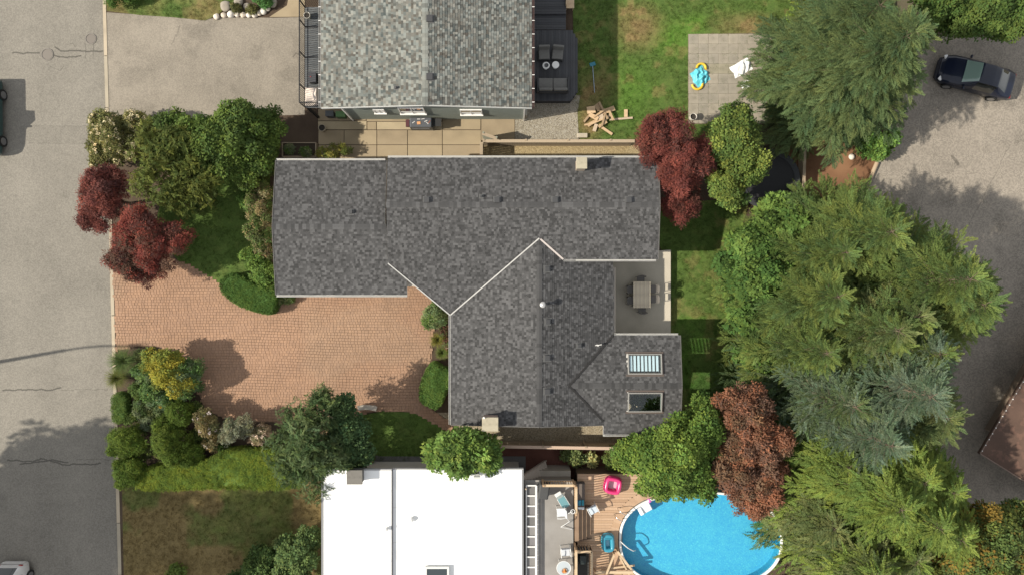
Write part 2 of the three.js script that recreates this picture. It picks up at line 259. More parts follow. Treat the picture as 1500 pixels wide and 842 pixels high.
{ // brick-red paver driveway
  const poly = pxs([[164, 398], [230, 372], [268, 384], [300, 400], [322, 414], [345, 445], [396, 458], [402, 425], [640, 400], [640, 470], [632, 500], [633, 540], [618, 590], [660, 618], [668, 640], [640, 622], [605, 604], [560, 601], [520, 608], [470, 640], [400, 618], [340, 618], [300, 600], [288, 570], [290, 545], [260, 512], [208, 505], [170, 514]], 0);
  const t = thing('brick_driveway', 'salmon red brick paver driveway in front of the garage', 'driveway'); t.userData.kind = 'structure';
  mesh('joint_sand', slabGeo(poly, 0.0, 0.12), mat(0.26, 0.165, 0.11, 0.97, { map: tiled(grainTex, 1) }), t);
  const pos = [], nor = [], col = [], idx = [], RH = 0.16, up = [[0, 1, 0], [0, 0.8, -0.6], [0.6, 0.8, 0], [0, 0.8, 0.6], [-0.6, 0.8, 0]];
  const quad = (a, b, c, d, n, k) => { const s = pos.length / 3; for (const v of [a, b, c, d]) { pos.push(...v); nor.push(...n); col.push(...k); } idx.push(s, s + 2, s + 1, s, s + 3, s + 2); };
  for (let r = 0, z = -2.2; z < 9; r++, z += RH) {
    let x = -24 + (r % 2) * 0.14 + rr(-0.05, 0.05);
    while (x < -3) {
      const w = rnd() < 0.35 ? rr(0.14, 0.17) : rr(0.18, 0.23), wob = 0.05 * Math.sin(x * 0.5) + 0.02 * Math.sin(x * 1.3 + r * 0.4), cx = x + w / 2, cz = z + RH / 2 + wob;
      if (inside(cx, cz, poly)) {
        const b = fbm(cx * 0.5 + 8, cz * 0.5, 3), k = (0.84 + 0.2 * b + rr(-0.055, 0.055)) * 0.95, q = rr(-0.012, 0.012), g = sstep(0.5, 0.72, fbm(cx * 0.28 + 44, cz * 0.28, 3)) * 0.25, c = [(0.385 + q) * k * (1 - 0.15 * g), (0.232 + q * 0.4) * k * (1 + 0.06 * g), (0.148) * k * (1 + 0.15 * g)];
        const x0 = x + 0.005, x1 = x + w - 0.005, z0 = cz - RH / 2 + 0.005, z1 = cz + RH / 2 - 0.005, h = 0.035 + rr(-0.004, 0.004), e = 0.009, l = h - 0.008, ty = rr(-0.003, 0.003);
        quad([x0 + e, h + ty, z0 + e], [x1 - e, h - ty, z0 + e], [x1 - e, h - ty, z1 - e], [x0 + e, h + ty, z1 - e], up[0], c);
        quad([x0, l, z0], [x1, l, z0], [x1 - e, h - ty, z0 + e], [x0 + e, h + ty, z0 + e], up[1], c); quad([x1, l, z0], [x1, l, z1], [x1 - e, h - ty, z1 - e], [x1 - e, h - ty, z0 + e], up[2], c);
        quad([x1, l, z1], [x0, l, z1], [x0 + e, h + ty, z1 - e], [x1 - e, h - ty, z1 - e], up[3], c); quad([x0, l, z1], [x0, l, z0], [x0 + e, h + ty, z0 + e], [x0 + e, h + ty, z1 - e], up[4], c);
      }
      x += w;
    }
  }
  const g = new THREE.BufferGeometry(); g.setAttribute('position', new THREE.Float32BufferAttribute(pos, 3)); g.setAttribute('normal', new THREE.Float32BufferAttribute(nor, 3)); g.setAttribute('color', new THREE.Float32BufferAttribute(col, 3)); g.setIndex(idx);
  mesh('paver', g, mat(1, 1, 1, 0.92, { vertexColors: true, map: tiled(grainTex, 1.3), bumpMap: tiled(roughBump, 0.7), bumpScale: 0.004 }), t).userData.kind = 'stuff';
}

// ---------------------------------------------------------------- shingled roofs
function plane3(pts) {                                // newell normal (upwards) + frame: u along eave, v up the slope
  const n = V(0, 0, 0); for (let i = 0; i < pts.length; i++) { const a = pts[i], b = pts[(i + 1) % pts.length]; n.x += (a.y - b.y) * (a.z + b.z); n.y += (a.z - b.z) * (a.x + b.x); n.z += (a.x - b.x) * (a.y + b.y); }
  n.normalize(); if (n.y < 0) n.negate();
  const v = V(0, 1, 0).addScaledVector(n, -n.y).normalize(), u = v.clone().cross(n).normalize();
  return { n, u, v, o: pts[0].clone() };
}
function clip2(poly, a, b) {                          // keep the part of poly left of the line a-b
  const out = [], f = (p) => (b[0] - a[0]) * (p[1] - a[1]) - (b[1] - a[1]) * (p[0] - a[0]);
  for (let i = 0; i < poly.length; i++) { const p = poly[i], q = poly[(i + 1) % poly.length], fp = f(p), fq = f(q); if (fp >= 0) out.push(p); if ((fp >= 0) !== (fq >= 0)) { const t = fp / (fp - fq); out.push([lerp(p[0], q[0], t), lerp(p[1], q[1], t)]); } }
  return out;
}
const area2 = (p) => { let s = 0; for (let i = 0; i < p.length; i++) { const a = p[i], b = p[(i + 1) % p.length]; s += a[0] * b[1] - b[0] * a[1]; } return s / 2; };
// pts: convex outline in space; tones(): linear colour of one tab; skip(x, z): openings
function shingleGeo(pts, tones, expo = 0.122, tab = [0.08, 0.17], skip, lift = 0.006) {
  const f = plane3(pts); let poly = pts.map((p) => { const d = p.clone().sub(f.o); return [d.dot(f.u), d.dot(f.v)]; }); if (area2(poly) < 0) poly.reverse();
  let u0 = 1e9, u1 = -1e9, v0 = 1e9, v1 = -1e9; for (const [a, b] of poly) { u0 = Math.min(u0, a); u1 = Math.max(u1, a); v0 = Math.min(v0, b); v1 = Math.max(v1, b); }
  const pos = [], nor = [], col = [], N = f.n, D = f.v.clone().negate(), w3 = (q, h) => f.o.clone().addScaledVector(f.u, q[0]).addScaledVector(f.v, q[1]).addScaledVector(N, h);
  const tri = (a, b, c, n, k) => { for (const p of [a, b, c]) { pos.push(p.x, p.y, p.z); nor.push(n.x, n.y, n.z); col.push(k[0], k[1], k[2]); } };
  const nn = N.clone().addScaledVector(D, 0.07).normalize();
  for (let v = v0, r = 0; v < v1; v += expo, r++) {
    let u = u0 - rr(0, 0.3);
    while (u < u1) {
      const w = rr(tab[0], tab[1]), th = (rnd() < 0.45 ? 0.024 : 0.015), top = Math.min(v + expo + 0.004, v1 + 1), du = rr(-0.008, 0.008); let q = [[u, v + du], [u + w, v + du], [u + w, top], [u, top]];
      for (let i = 0; i < poly.length && q.length; i++) q = clip2(q, poly[i], poly[(i + 1) % poly.length]);
      if (q.length > 2) {
        const c = w3([u + w / 2, v + expo / 2], 0);
        if (!skip || !skip(c.x, c.z)) {
          const k = tones(c), hh = (p) => lift + th * (1 - clamp((p[1] - v) / expo)) + 0.001, P3 = q.map((p) => w3(p, hh(p)));
          for (let i = 1; i + 1 < P3.length; i++) tri(P3[0], P3[i], P3[i + 1], nn, k);
          const lo = q.map((p, i) => [p, P3[i]]).filter(([p]) => Math.abs(p[1] - v - du) < 0.012);
          if (lo.length === 2) { const a = lo[0], b = lo[1], a2 = w3(a[0], 0), b2 = w3(b[0], 0); tri(a[1], a2, b2, D, k); tri(a[1], b2, b[1], D, k); }
        }
      }
      u += w;
    }
  }
  const g = new THREE.BufferGeometry(); g.setAttribute('position', new THREE.Float32BufferAttribute(pos, 3)); g.setAttribute('normal', new THREE.Float32BufferAttribute(nor, 3)); g.setAttribute('color', new THREE.Float32BufferAttribute(col, 3));
  return g;
}
// roof board under the shingles: the outline pushed down by t (vertical), closed all round; holes as [x, z] quads on the plane
function deckGeo(pts, t = 0.16) {
  const pos = [], n = pts.length, T = pts.map((p) => [p.x, p.y, p.z]), B = pts.map((p) => [p.x, p.y - t, p.z]);
  for (let i = 1; i + 1 < n; i++) { pos.push(...T[0], ...T[i], ...T[i + 1], ...B[0], ...B[i + 1], ...B[i]); }
  for (let i = 0; i < n; i++) { const j = (i + 1) % n; pos.push(...T[i], ...B[i], ...B[j], ...T[i], ...B[j], ...T[j]); }
  const g = new THREE.BufferGeometry(); g.setAttribute('position', new THREE.Float32BufferAttribute(pos, 3)); g.computeVertexNormals(); return g;
}
const shingleMat = mat(1, 1, 1, 0.95, { vertexColors: true, map: tiled(grainTex, 0.9), bumpMap: tiled(roughBump, 0.6), bumpScale: 0.004 });
const charcoal = () => { const r = rnd(), k = r < 0.22 ? rr(0.034, 0.047) : r < 0.7 ? rr(0.054, 0.072) : rr(0.084, 0.11); return [k * 1.0, k * 0.985, k * 1.0]; };
const sage = () => { const r = rnd(), k = r < 0.25 ? rr(0.07, 0.1) : r < 0.7 ? rr(0.12, 0.16) : rr(0.19, 0.25), w = rr(-0.012, 0.012); return [k * 0.98 + w, k * 1.0, k * 0.9 - w * 0.5]; };
const gutterM = mat(0.46, 0.45, 0.43, 0.6, { map: tiled(grainTex, 0.8) }), whiteTrim = mat(0.72, 0.7, 0.67, 0.5), soffit = mat(0.55, 0.53, 0.5, 0.8), ventMat = mat(0.05, 0.05, 0.052, 0.6), glassPane = phys(0.9, 0.95, 0.95, 0.02, { transmission: 1, thickness: 0, ior: 1.5 });
const glassDark = phys(0.03, 0.04, 0.045, 0.05, { clearcoat: 1, clearcoatRoughness: 0.03 });
function roofFace(house, name, pts, tones, opt = {}) {
  const part = mesh(name, opt.deck || deckGeo(pts), soffit, house);
  const sg = opt.pieces ? opt.pieces.map((q) => shingleGeo(q, tones, opt.expo, opt.tab, opt.skip)) : [shingleGeo(pts, tones, opt.expo, opt.tab, opt.skip)];
  const o = mesh('shingles', uvm(sg.length > 1 ? mergeGeometries(sg) : sg[0]), shingleMat, part); o.userData.kind = 'stuff'; return part;
}
// overlapping cap shingles along a ridge: every cap a piece of its own
function ridgeCaps(house, a, b, tones, pitch = 0.33, step = 0.2) {
  const g = new THREE.Group(); g.name = 'ridge_cap'; house.add(g);
  const d = b.clone().sub(a), L = d.length(), n = Math.round(L / step), w = 0.15, t = 0.014, yaw = Math.atan2(-d.z, d.x);
  const shape = new THREE.BufferGeometry(), l = step + 0.04;
  const a0 = [-l / 2, t, 0], a1 = [l / 2, 0.004, 0], b0 = [-l / 2, t - w * pitch, w], b1 = [l / 2, 0.004 - w * pitch, w], c0 = [-l / 2, t - w * pitch, -w], c1 = [l / 2, 0.004 - w * pitch, -w], e0 = [-l / 2, -0.01, 0], e1 = [-l / 2, -0.01 - w * pitch, w], e2 = [-l / 2, -0.01 - w * pitch, -w];
  const tr = []; const q = (p, r, s, u) => tr.push(...p, ...r, ...s, ...p, ...s, ...u); q(a0, b0, b1, a1); q(a0, a1, c1, c0); q(a0, e0, e1, b0); q(a0, c0, e2, e0);
  shape.setAttribute('position', new THREE.Float32BufferAttribute(tr, 3)); shape.computeVertexNormals(); uvm(shape);
  const ms = [0, 1, 2, 3].map(() => { const k = tones(); return mat(k[0], k[1], k[2], 0.95, { map: tiled(grainTex, 0.9) }); });
  for (let i = 0; i < n; i++) { const o = share('cap_shingle', shape, ms[Math.floor(rnd() * 4)], g); o.position.copy(a).addScaledVector(d, (i + 0.5) / n); o.position.y += 0.028; o.rotation.y = yaw; }
}
function roofVent(house, p, n, s = 0.3) { // low box vent lying on a slope of normal n
  const g = new THREE.Group(); g.name = 'roof_vent'; g.position.copy(p); g.quaternion.setFromUnitVectors(V(0, 1, 0), n); house.add(g);
  mesh('flange', [box(s + 0.12, 0.012, s + 0.12, 0, 0.026, 0)], mat(0.09, 0.09, 0.09, 0.7), g);
  mesh('hood', [rbox(s, 0.12, s, 0, 0.1, 0, 0.02)], ventMat, g);
}
const gutter = (house, a, b, m = gutterM) => { // open U gutter
  const d = b.clone().sub(a).setY(0).normalize(), s = V(-d.z, 0, d.x);
  const o = (k, w, h, y) => bar(a.clone().addScaledVector(s, k).setY(a.y + y), b.clone().addScaledVector(s, k).setY(b.y + y), w, h);
  mesh('gutter', [o(0.04, 0.012, 0.1, -0.055), o(-0.04, 0.012, 0.1, -0.055), o(0, 0.07, 0.012, -0.1)], m, house);
  mesh('gutter_lip', [o(0.04, 0.022, 0.014, 0.003), o(-0.04, 0.022, 0.014, 0.003)], m, house);
};
const wallBox = (x0, x1, z0, z1, y0, y1) => box(x1 - x0, y1 - y0, z1 - z0, (x0 + x1) / 2, (y0 + y1) / 2, (z0 + z1) / 2);
function windowOn(house, x, y, z, w, h, axis) { // axis 'z': wall faces +-z (sign), 'x'
  const g = new THREE.Group(); g.name = 'window'; g.position.set(x, y, z); if (axis[0] === 'x') g.rotation.y = axis[1] === '+' ? Math.PI / 2 : -Math.PI / 2; else if (axis[1] === '-') g.rotation.y = Math.PI; house.add(g);
  mesh('pane', [box(w, h, 0.02, 0, 0, 0.012)], glassDark, g);
  mesh('frame', [box(w + 0.12, 0.06, 0.07, 0, h / 2 + 0.03, 0.03), box(0.06, h, 0.07, -w / 2 - 0.03, 0, 0.03), box(0.06, h, 0.07, w / 2 + 0.03, 0, 0.03), box(0.04, h, 0.05, 0, 0, 0.03)], whiteTrim, g);
  mesh('sill', [box(w + 0.2, 0.05, 0.14, 0, -h / 2 - 0.028, 0.06)], whiteTrim, g);
}

// ---------------------------------------------------------------- main house
{
  const house = thing('bungalow', 'L shaped bungalow under dark charcoal shingle roof with white gutters', 'house');
  const pS = 0.15, EV = 2.95, zgS = 0.4076, S = (z) => EV + pS * (zgS - z);                        // one long front slope shared by garage and main wing
  const xg0 = P(404, 0, EV).x, xg1 = P(596, 0, EV).x, zr = -3.2417, zgN = -6.891;
  // garage wing
  const gr0 = V(xg0, S(zr), zr), gr1 = V(P(600, 0, 4).x, S(zr), zr);
  roofFace(house, 'garage_roof', [V(xg0, EV, zgS), V(xg1, EV, zgS), V(xg1, S(zr), zr), gr0], charcoal);
  const xgE = P(565, 0, 3.2).x;
  roofFace(house, 'garage_roof', [gr0, V(xgE, S(zr), zr), V(xgE, EV, zgN), V(xg0, EV, zgN)], charcoal);
  ridgeCaps(house, gr0, V(P(562, 0, 4.1).x, gr0.y, zr), charcoal, pS);
  // main wing, its front slope riding just above the garage slope
  const lift = 0.08, S2 = (z) => S(z) + lift; let zA = -4.3, zN = -6.9, zE = -1.5; for (let q = 0; q < 12; q++) { zA = -4.84 * (1 - S2(zA) / CAM_H); zN = -7.6 * (1 - (S2(zA) - pS * (zA - zN)) / CAM_H); zE = -1.64 * (1 - S2(zE) / CAM_H); }
  const hA = S2(zA), hN = hA - pS * (zA - zN);
  const xa0 = P(568, 0, 3.3).x, xa1 = P(964, 0, 3.3).x, aR0 = V(xa0, hA, zA), aR1 = V(xa1, hA, zA);
  roofFace(house, 'main_roof', [aR0, aR1, V(xa1, hN, zN), V(xa0, hN, zN)], charcoal);
  const onS = (px, py) => { let h = 3; for (let i = 0; i < 12; i++) h = S2(P(px, py, h).z); return P(px, py, h); };
  const d0 = onS(568, 385), cE = onS(660, 461), bR = onS(790, 349), vE = V(P(825, 0, 3.3).x, S2(zE), zE);
  const front = [[aR0, d0.setX(xa0), cE, V(cE.x, hA, zA)], [V(cE.x, hA, zA), cE, bR, V(bR.x, hA, zA)], [V(bR.x, hA, zA), bR, vE, V(vE.x, hA, zA)], [V(vE.x, hA, zA), vE, V(xa1, S2(zE), zE), aR1]];
  for (const q of front) roofFace(house, 'main_roof', q, charcoal);
  ridgeCaps(house, aR0, aR1, charcoal, pS);
  // south wing
  const zB = 7.45, hW = cE.y, xW = cE.x, pw = (bR.y - hW) / (bR.x - xW), pe = (bR.y - S2(zE) + 0.025) / (vE.x - bR.x), bE = (x) => bR.y - pe * (x - bR.x);
  let xe = 5.5; for (let i = 0; i < 9; i++) xe = 5.92 * (1 - bE(xe) / CAM_H);
  const hE = bE(xe), bS = V(bR.x, bR.y, zB), drop = 0.004;
  roofFace(house, 'south_roof', [bR.clone(), cE.clone(), V(xW, hW, zB), bS], charcoal);
  const cor = V(xe, hE, P(0, 491, hE).z), onE = (px, py) => { let h = 3; for (let i = 0; i < 12; i++) h = bE(P(px, py, h).x); return P(px, py, h); };
  const cR = onE(834, 565), cV = onE(884, 617), zt = zE + 0.02;
  roofFace(house, 'south_roof', [bR, vE.clone().setY(bE(vE.x)), V(vE.x, bE(vE.x), cR.z), V(bR.x, bR.y, cR.z)].map((p) => p.clone()), charcoal, { pieces: [[bR, V(vE.x, bE(vE.x), vE.z), V(vE.x, bE(vE.x), cR.z), V(bR.x, bR.y, cR.z)]] });
  roofFace(house, 'south_roof', [V(vE.x, bE(vE.x), zt - 0.35), V(xe, hE, zt - 0.35), cor, cR.clone().setX(cR.x), V(vE.x, bE(vE.x), cR.z)], charcoal);
  roofFace(house, 'south_roof', [V(bR.x, bR.y, cR.z), cR, cV, V(cV.x, cV.y, zB), bS], charcoal);
  ridgeCaps(house, V(bR.x, bR.y, bR.z + 0.2), bS, charcoal, 0.14);
  // sun room wing with two skylights
  const xC = 9.15, pc = (cR.y - hE) / (cR.z - cor.z), zS = cR.z + (cR.z - cor.z), cN = (z) => cR.y - pc * Math.abs(z - cR.z), cR1 = V(xC, cR.y, cR.z), inner = V(cV.x, cN(cV.z), cV.z);
  const sky = [[6.30, 8.06, 3.62, 4.66], [6.30, 8.06, 5.66, 6.68]];
  const hole = (x, z) => sky.some(([a, b, c, d]) => x > a - 0.06 && x < b + 0.06 && z > c - 0.06 && z < d + 0.06);
  const sl = (pts) => pts.map(([x, z]) => V(x, cN(z), z));
  const [n0, s0] = sky;
  const north = [[[cR.x, cR.z], [xe, cor.z], [n0[0], cor.z], [n0[0], cR.z]], [[n0[1], cor.z], [xC, cor.z], [xC, cR.z], [n0[1], cR.z]], [[n0[0], cor.z], [n0[1], cor.z], [n0[1], n0[2]], [n0[0], n0[2]]], [[n0[0], n0[3]], [n0[1], n0[3]], [n0[1], cR.z], [n0[0], cR.z]]];
  const south = [[[cR.x, cR.z], [n0[0], cR.z], [n0[0], cV.z], [cV.x, cV.z]], [[cV.x, cV.z], [n0[0], cV.z], [n0[0], zS], [cV.x, zS]], [[s0[1], cR.z], [xC, cR.z], [xC, zS], [s0[1], zS]], [[s0[0], cR.z], [s0[1], cR.z], [s0[1], s0[2]], [s0[0], s0[2]]], [[s0[0], s0[3]], [s0[1], s0[3]], [s0[1], zS], [s0[0], zS]]];
  roofFace(house, 'sunroom_roof', [], charcoal, { deck: join(north.map((q) => deckGeo(sl(q), 0.13))), pieces: [sl([[cR.x, cR.z], [xe, cor.z], [xC, cor.z], [xC, cR.z]])], skip: hole });
  roofFace(house, 'sunroom_roof', [], charcoal, { deck: join(south.map((q) => deckGeo(sl(q), 0.13))), pieces: [sl([[cR.x, cR.z], [cV.x, cV.z], [xC, cV.z], [xC, cR.z]]), sl([[cV.x, cV.z], [cV.x, zS], [xC, zS], [xC, cV.z]])], skip: hole });
  ridgeCaps(house, cR.clone().add(V(0.1, 0, 0)), cR1, charcoal, pc);
  const skyFrame = mat(0.30, 0.29, 0.27, 0.5, { metalness: 0.2 }), darkFlash = mat(0.09, 0.07, 0.06, 0.7);
  sky.forEach(([x0, x1, z0, z1], i) => {
    const zc = (z0 + z1) / 2, g = new THREE.Group(); g.name = 'skylight'; g.position.set((x0 + x1) / 2, cN(zc), zc); g.rotation.x = Math.atan(pc) * (i ? 1 : -1); house.add(g);
    const w = x1 - x0, d = z1 - z0;
    mesh('frame', [box(w + 0.08, 0.16, 0.05, 0, 0.06, -d / 2), box(w + 0.08, 0.16, 0.05, 0, 0.06, d / 2), box(0.05, 0.16, d - 0.052, -w / 2 - 0.015, 0.06, 0), box(0.05, 0.16, d - 0.052, w / 2 + 0.015, 0.06, 0)], skyFrame, g);
    mesh('flashing', [box(w + 0.3, 0.012, 0.1, 0, 0.03, d / 2 + 0.09), box(w + 0.3, 0.012, 0.1, 0, 0.03, -d / 2 - 0.09), box(0.1, 0.012, d + 0.07, w / 2 + 0.1, 0.032, 0)], darkFlash, g);
    mesh('pane', [box(w - 0.04, 0.008, d - 0.07, 0, 0.11, 0)], glassPane, g);
    if (i === 0) for (let k = 0; k < 8; k++) mesh('blind_slat', [box(0.13, 0.006, d * 0.8, -w * 0.42 + k * w * 0.115, 0.03, -0.04)], mat(0.66, 0.7, 0.76, 0.6), g);
  });
  // valleys and trims
  const strip = (a, b, w, m, name) => mesh(name, [bar(a.clone().add(V(0, 0.035, 0)), b.clone().add(V(0, 0.035, 0)), w, 0.025)], m, house);
  strip(cE, bR, 0.065, gutterM, 'valley_flashing'); strip(bR.clone().add(V(0.06, 0, 0.05)), vE, 0.09, mat(0.5, 0.44, 0.41, 0.6), 'valley_flashing');
  const dk = V(0, 0.016, 0), dkM = mat(0.014, 0.013, 0.013, 0.8); strip(cor.clone().add(dk), cR.clone().add(dk), 0.1, dkM, 'valley_flashing'); strip(cR.clone().add(dk), cV.clone().add(dk), 0.1, dkM, 'valley_flashing');
  const fasc = (a, b) => mesh('fascia', [bar(a.clone().add(V(0, -0.06, 0)), b.clone().add(V(0, -0.06, 0)), 0.035, 0.2)], mat(0.10, 0.095, 0.09, 0.7), house);
  mesh('fascia', [bar(d0.clone().add(V(0, -0.05, 0.02)), cE.clone().add(V(-0.02, -0.05, 0.02)), 0.06, 0.2)], gutterM, house);
  fasc(V(xg0 - 0.02, EV, 0.4), gr0.clone().add(V(-0.02, 0, 0))); fasc(gr0.clone().add(V(-0.02, 0, 0)), V(xg0 - 0.02, EV, zgN)); fasc(V(xa1 + 0.02, hN, zN), aR1.clone().add(V(0.02, 0, 0))); fasc(aR1.clone().add(V(0.02, 0, 0)), V(xa1 + 0.02, S2(zE), zE));
  fasc(V(xC + 0.02, hE, cor.z), cR1.clone().add(V(0.02, 0, 0))); fasc(cR1.clone().add(V(0.02, 0, 0)), V(xC + 0.02, hE, zS)); fasc(V(xW, hW, zB + 0.02), bS.clone().add(V(0, 0, 0.02))); fasc(bS.clone().add(V(0, 0, 0.02)), V(cV.x, cV.y, zB + 0.02));
  gutter(house, V(xg0, EV - 0.01, zgS + 0.055), V(xg1, EV - 0.01, zgS + 0.055)); gutter(house, V(xg0, EV - 0.01, zgN - 0.055), V(xgE - 0.1, EV - 0.01, zgN - 0.055));
  gutter(house, V(xa0, hN - 0.01, zN - 0.055), V(xa1, hN - 0.01, zN - 0.055)); gutter(house, V(vE.x, S2(zE) - 0.01, zE + 0.055), V(xa1 - 0.1, S2(zE) - 0.01, zE + 0.055));
  gutter(house, V(xW - 0.055, hW - 0.01, cE.z), V(xW - 0.055, hW - 0.01, zB)); gutter(house, V(xe + 0.06, hE - 0.01, cor.z - 0.055), V(xC - 0.1, hE - 0.01, cor.z - 0.055)); gutter(house, V(xe + 0.07, hE - 0.012, zE + 0.4), V(xe + 0.07, hE - 0.012, cor.z - 0.14), mat(0.2, 0.19, 0.18, 0.6)); gutter(house, V(cV.x, hE - 0.01, zS + 0.055), V(xC - 0.1, hE - 0.01, zS + 0.055));
  // walls
  const wallM = mat(0.42, 0.38, 0.33, 0.85, { map: tiled(grainTex, 1.5) });
  mesh('wall', [wallBox(xg0 + 0.45, xg1 + 0.6, zgN + 0.45, -0.05, -0.01, 2.84)], wallM, house);
  mesh('wall', [wallBox(xa0 + 0.3, xa1 - 0.4, zN + 0.45, zE - 0.45, -0.012, 3.08)], wallM, house);
  mesh('wall', [wallBox(xW + 0.5, xe - 0.55, zE - 0.44, zB - 0.4, -0.014, 2.62)], wallM, house);
  mesh('gable_wall', [deckGeo([V(xg0 + 0.455, 2.84, zgN + 0.46), V(xg0 + 0.455, 2.84, -0.06), V(xg0 + 0.455, gr0.y - 0.18, zr)], 0.01), deckGeo([V(xa1 - 0.405, 3.08, zN + 0.46), V(xa1 - 0.405, 3.08, zE - 0.46), V(xa1 - 0.405, hA - 0.18, zA)], 0.01), deckGeo([V(xW + 0.51, 2.6, zB - 0.41), V(xe - 0.56, 2.6, zB - 0.41), V(bR.x, bR.y - 0.2, zB - 0.41)], 0.01)], wallM, house);
  // sun room: hollow, glazed on the east
  const cx0 = xe - 0.54, cx1 = xC - 0.45, cz0 = cor.z + 0.4, cz1 = zS - 0.4;
  mesh('sunroom_wall', [wallBox(cx0, cx1, cz0, cz0 + 0.14, -0.012, hE - 0.1), wallBox(cx0, cx1, cz1 - 0.14, cz1, -0.012, hE - 0.1), wallBox(cx1 - 0.14, cx1, cz0 + 0.14, cz1 - 0.14, -0.012, 0.3), wallBox(cx1 - 0.14, cx1, cz0 + 0.14, cz1 - 0.14, 2.36, hE - 0.06), wallBox(cx1 - 0.14, cx1, 5.08, 5.2, 0.3, 2.36)], wallM, house);
  mesh('sunroom_floor', [wallBox(cx0, cx1 - 0.14, cz0 + 0.14, cz1 - 0.14, 0.02, 0.1)], mat(0.5, 0.42, 0.32, 0.5, { map: tiled(woodTex, 1) }), house);
  for (const [a, b] of [[cz0 + 0.14, 5.08], [5.2, cz1 - 0.14]]) { const g = new THREE.Group(); g.name = 'window'; house.add(g); mesh('pane', [box(0.008, 2.04, b - a, cx1 - 0.07, 1.33, (a + b) / 2)], glassPane, g); }
  // garage door, front door, patio door, windows
  mesh('garage_door', [0, 1, 2, 3].map((k) => box(4.6, 0.5, 0.05, -9.6, 0.32 + k * 0.53, -0.02)), whiteTrim, house);
  const door = new THREE.Group(); door.name = 'front_door'; door.position.set(-2.875, 1.05, 0.2); house.add(door); mesh('leaf', [box(0.05, 2.05, 0.95)], mat(0.25, 0.05, 0.04, 0.5), door); mesh('handle', [rod(V(-0.06, 0, 0.35), V(-0.06, 0.14, 0.35), 0.015)], mat(0.7, 0.6, 0.3, 0.3, { metalness: 1 }), door);
  windowOn(house, xW + 0.5, 1.35, 5, 1.8, 1.2, 'x-'); windowOn(house, xW + 0.5, 1.35, 2.8, 1.4, 1.2, 'x-'); windowOn(house, xe - 0.55, 1.3, 0.6, 2, 1.9, 'x+'); windowOn(house, 5.6, 1.9, zE - 0.45, 1.6, 1.2, 'z+'); windowOn(house, 0, 1.8, zN + 0.45, 1.6, 1.1, 'z-'); windowOn(house, -3, 1.8, zN + 0.45, 1.4, 1.1, 'z-');
  // chimneys
  const brick = mat(0.40, 0.36, 0.27, 0.95, { map: tiled(concTex, 0.7), bumpMap: tiled(roughBump, 0.4), bumpScale: 0.01 });
  const chim = (px, py, top, w, d, low, shaft) => {
    const p = P(px, py, top), g = new THREE.Group(); g.name = 'chimney'; g.position.set(p.x, 0, p.z); house.add(g);
    mesh('stack', [box(w - 0.1, top - 0.12 - low, d - 0.1, 0, (top - 0.12 + low) / 2, 0)], shaft, g); mesh('crown', [rbox(w, 0.12, d, 0, top - 0.06, 0, 0.02)], brick, g);
    return g;
  };
  chim(852.5, 238.5, 4.5, 0.56, 0.6, 0, mat(0.32, 0.26, 0.2, 0.9)); const c2 = chim(718, 621.5, 4.1, 0.86, 0.74, 0, mat(0.30, 0.22, 0.18, 0.9)); mesh('flue', [cyl(0.05, 0.05, 0.1, -0.33, 4.1, -0.36)], whiteTrim, c2);
  const slopes = { gn: V(0, 1, -pS).normalize(), be: V(pe, 1, 0).normalize(), bw: V(-pw, 1, 0).normalize() }, an = (z) => hA - pS * (zA - z);
  const onAN = (px, py) => { let h = 4; for (let i = 0; i < 12; i++) h = an(P(px, py, h).z); return P(px, py, h); }, gN = (px, py) => { let h = 4; for (let i = 0; i < 12; i++) h = S(zr) - pS * (zr - P(px, py, h).z); return P(px, py, h); };
  roofVent(house, gN(514, 311), slopes.gn, 0.2); for (const x of [625, 728, 813, 921]) roofVent(house, onAN(x, 293.5), slopes.gn, 0.3); roofVent(house, onAN(705, 288), slopes.gn, 0.12);
  for (const [x, y, s] of [[801, 394, 0.27], [802, 471, 0.26], [848, 506, 0.22], [801, 524, 0.3], [801, 573, 0.3]]) roofVent(house, onE(x, y), slopes.be, s);
  const f = P(795, 446, 3.85), fb = onE(797, 446), flue = new THREE.Group(); flue.name = 'flue_pipe'; flue.position.copy(f).setY(bE(f.x)); house.add(flue);
  mesh('pipe', [cyl(0.075, 0.075, 0.55, 0, -0.05, 0)], mat(0.45, 0.44, 0.43, 0.4, { metalness: 0.8 }), flue); mesh('cap', [at(lathe([[0.001, 0.1], [0.09, 0.08], [0.16, 0.02], [0.165, 0], [0.1, -0.02]]), V(0, 0.55, 0))], mat(0.6, 0.58, 0.56, 0.35, { metalness: 0.7 }), flue);
  const m2 = onE(875, 505), mast = new THREE.Group(); mast.name = 'pipe_mast'; mast.position.copy(m2); house.add(mast); mesh('pipe', [cyl(0.04, 0.04, 0.4, 0, -0.05, 0)], whiteTrim, mast); mesh('cross_arm', [rod(V(-0.15, 0.35, 0), V(0.2, 0.35, -0.05), 0.02)], whiteTrim, mast);
}

